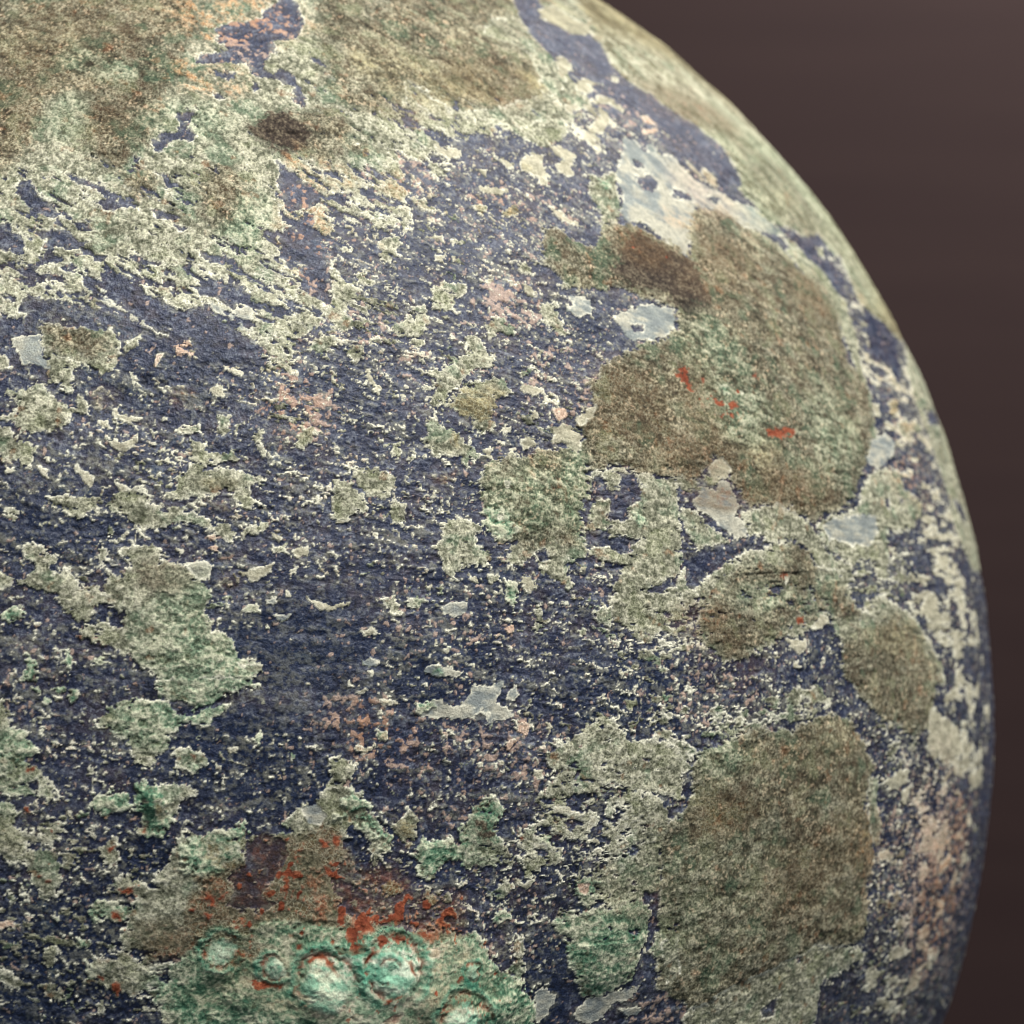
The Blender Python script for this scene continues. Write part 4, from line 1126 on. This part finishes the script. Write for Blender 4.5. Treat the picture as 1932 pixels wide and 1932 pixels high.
# wandering hue inside the grey green and olive crust
hv = fbm(P, 3.2, 3, 401, .6); hv2 = fbm(P, 1.6, 3, 431, .6)
blot = fbm(P, 4.5, 3, 541, .65)
for c in range(3):
    col[c] *= 1 + (TW8['o'] + TW8['y'] * .6) * (sst(-.12, .18, blot) * .66 - .34)
    pw = TW8['o'] * sst(1.1, 1.9, NF * .6 + NF2 * .9 - NM * .2) * sst(-.1, .15, hv2) * .7
    col[c] += pw * (lin((206, 180, 148))[c] - col[c])
ogm = TW8['o'] * sst(.04, .22, mott + hv * .4) * .42
for c in range(3):
    gm, gl, gd = (lin(PAL['g'][i])[c] for i in (0, 2, 1))
    uo = np.clip(tones['o'], 0, 1); do = np.clip(-tones['o'], 0, 1)
    col[c] += ogm * (gm * .85 + (gl * .85 - gm * .85) * uo - (gm - gd) * .85 * do - col[c])
mg = TW8['m'] * sst(-.02, .16, hv * .6 + nmid * .7)
for c in range(3):
    gm, gl, gd = (lin(PAL['g'][i])[c] for i in (0, 2, 1))
    col[c] += mg * .65 * (gm + (gl - gm) * up - (gm - gd) * dn - col[c])
go = TW8['g'] + TW8['o'] * .8
for c, a in enumerate((lin((118, 124, 88)))):
    col[c] += go * sst(.06, .22, hv) * .45 * (a - col[c])
for c, a in enumerate((lin((96, 132, 104)))):
    col[c] += go * sst(.06, .2, -hv) * .32 * (a - col[c])
for c, a in enumerate((lin((146, 96, 62)))):
    col[c] += (go + TW8['m'] * .5) * sst(.17, .27, hv2) * .40 * (a - col[c])
for c, a in enumerate((lin((84, 66, 50)))):
    col[c] += TW8['o'] * sst(.05, .25, hv2 * -1) * .5 * (a - col[c])
sm = TW8['s'] * sst(-.1, .15, hv + nmid * .5)
for c in range(3): col[c] += sm * .7 * (lin((192, 186, 164))[c] * (1 + .12 * NF) - col[c])
ow = np.clip(OR * (.35 + NM * .45 + NF * .35), 0, 1) * .75
for c in range(3): col[c] += ow * (lin((178, 132, 88))[c] * (1 + .2 * tone) - col[c])
thc = np.array(lin((214, 210, 180)), np.float32)
tw = ridge * (TW8['g'] * .7 + TW8['o'] * .22 + TW8['m'] * .4 + TW8['y'] * .3 + TW8['c'] * .2 + TW8['a'] * .3)
for c in range(3): col[c] += tw * (thc[c] - col[c])
rimc = np.array(lin((232, 228, 206)), np.float32)
rimw = np.clip(RIM * (1.6 + NF * .35), 0, 1) * sst(-1.3, .6, NM + nrm(lace) * .8) * (1 - TW8['r']) * .85
for c in range(3): col[c] += rimw * (rimc[c] - col[c])
# bare metal: slate violet to navy, brown stains
slate = np.array(lin((44, 52, 78)), np.float32); navy = np.array(lin((16, 36, 68)), np.float32)
violet = np.array(lin((76, 68, 78)), np.float32); greyb = np.array(lin((126, 132, 144)), np.float32); stainc = np.array(lin((96, 66, 36)), np.float32)
b1 = np.clip(BL * (1 + nmid * 1.5), 0, 1); b2 = sst(-.1, .25, hv2) * (1 - b1) * .7; b3 = sst(.5, 2.8, NF * .7 + NF2 * .9 + nrm(stri) * .6) * .72 + .16 * sst(.0, 1.6, nrm(mott) + nrm(stri) * .8)
blk = np.zeros_like(col)
for c in range(3):
    v = slate[c] * (1 + 0 * lon); v = v + b2 * (violet[c] - v); v = v + b1 * (navy[c] - v); v = v + b3 * (1 - b1 * .65) * (greyb[c] - v)
    v = v * (1 - .6 * sst(.2, 2.2, -(NF * .6 + NF2 * .8 + nrm(stri) * .7)))
    v = v + np.clip(NST, 0, 1) * (.5 + nmid) * (stainc[c] - v)
    v = v + np.clip(NST, 0, 1) * sst(.1, .5, hv2 * 2 + nfin) * .6 * (lin((124, 70, 44))[c] - v)
    v = v + (.5 * sst(.08, .2, hv) * sst(.3, 1.6, NM)) * (lin((60, 82, 104))[c] - v)
    fm = sst(-1.1, 0, F) * sst(-.1, 1.6, NM * .7 + NF * .8) * .55
    v = v + fm * (lin((150, 148, 128))[c] - v)
    pk = lin((208, 180, 160))[c]
    pk = pk + np.clip(OR * .8 + sst(.05, .2, hv) * .3, 0, 1) * (lin((206, 152, 112))[c] - pk)
    v = v + PS * (.62 + .3 * sst(-.5, 1, NF2)) * (pk - v)
    blk[c] = v * .86
ns = np.clip(NST * (1 + nmid * 2 + nfin), 0, 1) * .75
for c in range(3):
    col[c] += ns * (1 - TW8['r']) * (lin((98, 74, 48))[c] - col[c])
    col[c] += ns * (1 - TW8['r']) * sst(.35, .75, NST) * sst(.05, .3, hv2 + nfin * .8) * .7 * (lin((138, 78, 50))[c] - col[c])
mint = lin((150, 198, 168)); pmint = lin((206, 226, 198)); rust = lin((104, 54, 38)); teal = lin((66, 138, 112))
for groove, ridge, disk in CURL:
    gw = groove * sst(-1.0, .9, NF + NM) * .8; rw = ridge * .6; dw = disk * .55
    for c in range(3):
        col[c] += dw * (mint[c] + (pmint[c] - mint[c]) * sst(-.6, 1.2, NM + NF * .6) - col[c])
        col[c] += rw * (teal[c] * (1 + .25 * tone) - col[c]); col[c] += gw * (rust[c] * (1 + .35 * tone) - col[c])
CMc = sst(-.01, .03, F)
tint = (blk * (1 - CMc) + col * CMc)
tint = np.clip(tint, .005, .9)

# ---------------------------------------------------------------- material
def patina_material():
    m = bpy.data.materials.new('corroded_bronze'); m.use_nodes = True; nt = m.node_tree; L = nt.links.new
    b = nt.nodes['Principled BSDF']
    tc = node(nt, 'ShaderNodeTexCoord')
    at = node(nt, 'ShaderNodeAttribute', attribute_name='tint'); ck = node(nt, 'ShaderNodeAttribute', attribute_name='crust')
    sep = node(nt, 'ShaderNodeSeparateColor'); L(ck.outputs['Color'], sep.inputs[0])
    n1 = node(nt, 'ShaderNodeTexNoise'); n1.inputs['Scale'].default_value = 3800; n1.inputs['Detail'].default_value = 3; n1.inputs['Roughness'].default_value = .65
    n2 = node(nt, 'ShaderNodeTexNoise'); n2.inputs['Scale'].default_value = 1500; n2.inputs['Detail'].default_value = 2
    vo = node(nt, 'ShaderNodeTexVoronoi', feature='DISTANCE_TO_EDGE'); vo.inputs['Scale'].default_value = 1700
    wn = node(nt, 'ShaderNodeMixRGB', blend_type='ADD'); wn.inputs[0].default_value = .0006
    L(tc.outputs['Object'], wn.inputs[1]); L(n2.outputs['Color'], wn.inputs[2]); L(wn.outputs[0], vo.inputs['Vector'])
    for n in (n1, n2): L(tc.outputs['Object'], n.inputs['Vector'])
    r1 = node(nt, 'ShaderNodeMapRange'); r1.inputs['From Min'].default_value = .32; r1.inputs['From Max'].default_value = .68
    r1.inputs['To Min'].default_value = .42; r1.inputs['To Max'].default_value = 1.6; L(n1.outputs[0], r1.inputs[0])
    ga = node(nt, 'ShaderNodeMix'); ga.data_type = 'FLOAT'; ga.inputs[2].default_value = 1.0
    L(sep.outputs[2], ga.inputs[0]); L(r1.outputs[0], ga.inputs[3])
    mul = node(nt, 'ShaderNodeVectorMath', operation='SCALE'); L(at.outputs['Color'], mul.inputs[0]); L(ga.outputs[0], mul.inputs['Scale'])
    # pale threads between the grains of the crust
    r2 = node(nt, 'ShaderNodeMapRange'); r2.inputs['From Min'].default_value = .015; r2.inputs['From Max'].default_value = .09
    r2.inputs['To Min'].default_value = 1; r2.inputs['To Max'].default_value = 0; L(vo.outputs['Distance'], r2.inputs[0])
    net = node(nt, 'ShaderNodeMath', operation='MULTIPLY'); L(r2.outputs[0], net.inputs[0]); L(sep.outputs[1], net.inputs[1])
    mx = node(nt, 'ShaderNodeMixRGB'); mx.inputs[2].default_value = (*lin((214, 214, 182)), 1); L(net.outputs[0], mx.inputs[0]); L(mul.outputs[0], mx.inputs[1])
    L(mx.outputs[0], b.inputs['Base Color'])
    rr = node(nt, 'ShaderNodeMapRange'); rr.inputs['To Min'].default_value = .46; rr.inputs['To Max'].default_value = .86; L(sep.outputs[0], rr.inputs[0]); L(rr.outputs[0], b.inputs['Roughness'])
    sp = node(nt, 'ShaderNodeMapRange'); sp.inputs['To Min'].default_value = .34; sp.inputs['To Max'].default_value = .22; L(sep.outputs[0], sp.inputs[0]); L(sp.outputs[0], b.inputs['Specular IOR Level'])
    bp = node(nt, 'ShaderNodeBump'); bp.inputs['Strength'].default_value = .8; bp.inputs['Distance'].default_value = .00016
    L(n1.outputs[0], bp.inputs['Height']); L(bp.outputs[0], b.inputs['Normal'])
    return m
PM_ = patina_material()

# ---------------------------------------------------------------- meshes
base = CEN - Vector((0, 0, 0.135))
off = np.array([0, 0, .135], np.float32)
Pos = (N * (R + H)[None]) / 1000.0
Pos = np.moveaxis(Pos, 0, -1).reshape(-1, 3).astype(np.float32) + off
TN = np.moveaxis(tint, 0, -1).reshape(-1, 3).astype(np.float32)
net = CM * np.clip(TW8['g'] * .40 + TW8['o'] * .22 + TW8['m'] * .35 + TW8['c'] * .3 + TW8['y'] * .3, 0, 1) * sst(-.35, .3, nmid + hv)
CK = np.stack([CMc, net, GR * CMc + .38 * (1 - CMc)], -1).reshape(-1, 3).astype(np.float32)
jj, ii = np.meshgrid(np.arange(ny - 1), np.arange(nx - 1), indexing='ij')
a = (jj * nx + ii).reshape(-1); quads = np.stack([a, a + 1, a + nx + 1, a + nx], 1).astype(np.int32)
FP = np.where(F > 0, PID, 0); fp = FP[:-1, :-1].reshape(-1).copy()
cnt = np.bincount(fp, minlength=STUFF + 1)
for i in range(1, STUFF):
    if 0 < cnt[i] < 14: fp[fp == i] = STUFF
hidden = F[:-1, :-1].reshape(-1) > 0
root = bpy.data.objects.new('bronze_vessel', None); root.empty_display_size = .05; coll.objects.link(root); root.location = base
root['label'] = 'round bellied ancient bronze vessel, its dark blue metal covered in green, olive and cream corrosion'
root['category'] = 'bronze vessel'
def build(name, faces, parent, label=None, kind=None, poles=False):
    used, inv = np.unique(faces.reshape(-1), return_inverse=True)
    me = bpy.data.meshes.new(name); nv = len(used); nf = len(faces)
    me.vertices.add(nv); me.vertices.foreach_set('co', Pos[used].reshape(-1))
    me.loops.add(nf * 4); me.loops.foreach_set('vertex_index', inv.astype(np.int32).reshape(-1))
    me.polygons.add(nf); me.polygons.foreach_set('loop_start', np.arange(0, nf * 4, 4, dtype=np.int32))
    me.polygons.foreach_set('use_smooth', np.ones(nf, bool))
    me.update(calc_edges=True)
    for nm, arr in (('tint', TN), ('crust', CK)):
        A = me.attributes.new(nm, 'FLOAT_COLOR', 'POINT'); buf = np.ones((nv, 4), np.float32); buf[:, :3] = arr[used]
        A.data.foreach_set('color', buf.reshape(-1))
    me.materials.append(PM_)
    o = bpy.data.objects.new(name, me); coll.objects.link(o); o.parent = parent
    if label: o['label'] = label
    if kind: o['kind'] = kind
    return o
order = np.argsort(fp, kind='stable'); sf = fp[order]; st_ = np.flatnonzero(np.r_[True, sf[1:] != sf[:-1]]); en_ = np.r_[st_[1:], len(sf)]
NAMES = {'g': 'grey_green_crust', 'o': 'olive_crust', 'd': 'brown_crust', 's': 'silver_scale', 'c': 'pale_flake', 'p': 'pink_flake',
         'm': 'malachite_crust', 'a': 'verdigris_lump', 'r': 'red_oxide_spot', 'y': 'ochre_crust'}
LABELS = {466: (None, 'round dark brown patch near the upper left of the crust'), 98: (None, 'small silver grey scale above the big olive patch'), 116: (None, 'smooth blue grey scale under the big olive patch'), 398: (None, 'isolated pale green patch at the lower right'), 402: ('relief_mask', 'raised green relief with curls at the lower edge'), 397: (None, 'broad dull olive patch at the lower right')}
ps = {}
for s0, e0 in zip(st_, en_):
    pid = int(sf[s0]); faces = quads[order[s0:e0]]
    if pid == 0: body = build('body', faces, root, 'dark slate blue metal skin of the vessel')
    elif pid == STUFF: build('crust_specks', faces, root, 'small scattered specks of pale crust', kind='stuff')
    else:
        nm = NAMES[KINDOF[pid]]; lb = None
        if pid in LABELS: nm2, lb = LABELS[pid]; nm = nm2 or nm
        ps[pid] = build(nm, faces, root, lb)
MASK = 402
if MASK in ps:
    for pid, o in ps.items():
        if pid != MASK and pid in {419, 420, 421, 422, 424, 425, 426, 427, 428, 429, 430, 431, 432, 433, 434, 435, 436, 437, 438, 439, 440, 441, 442, 443, 444, 445, 446, 447, 448, 449, 450, 451, 452}: o.parent = ps[MASK]
print('parts', len(ps), 'faces', len(quads))
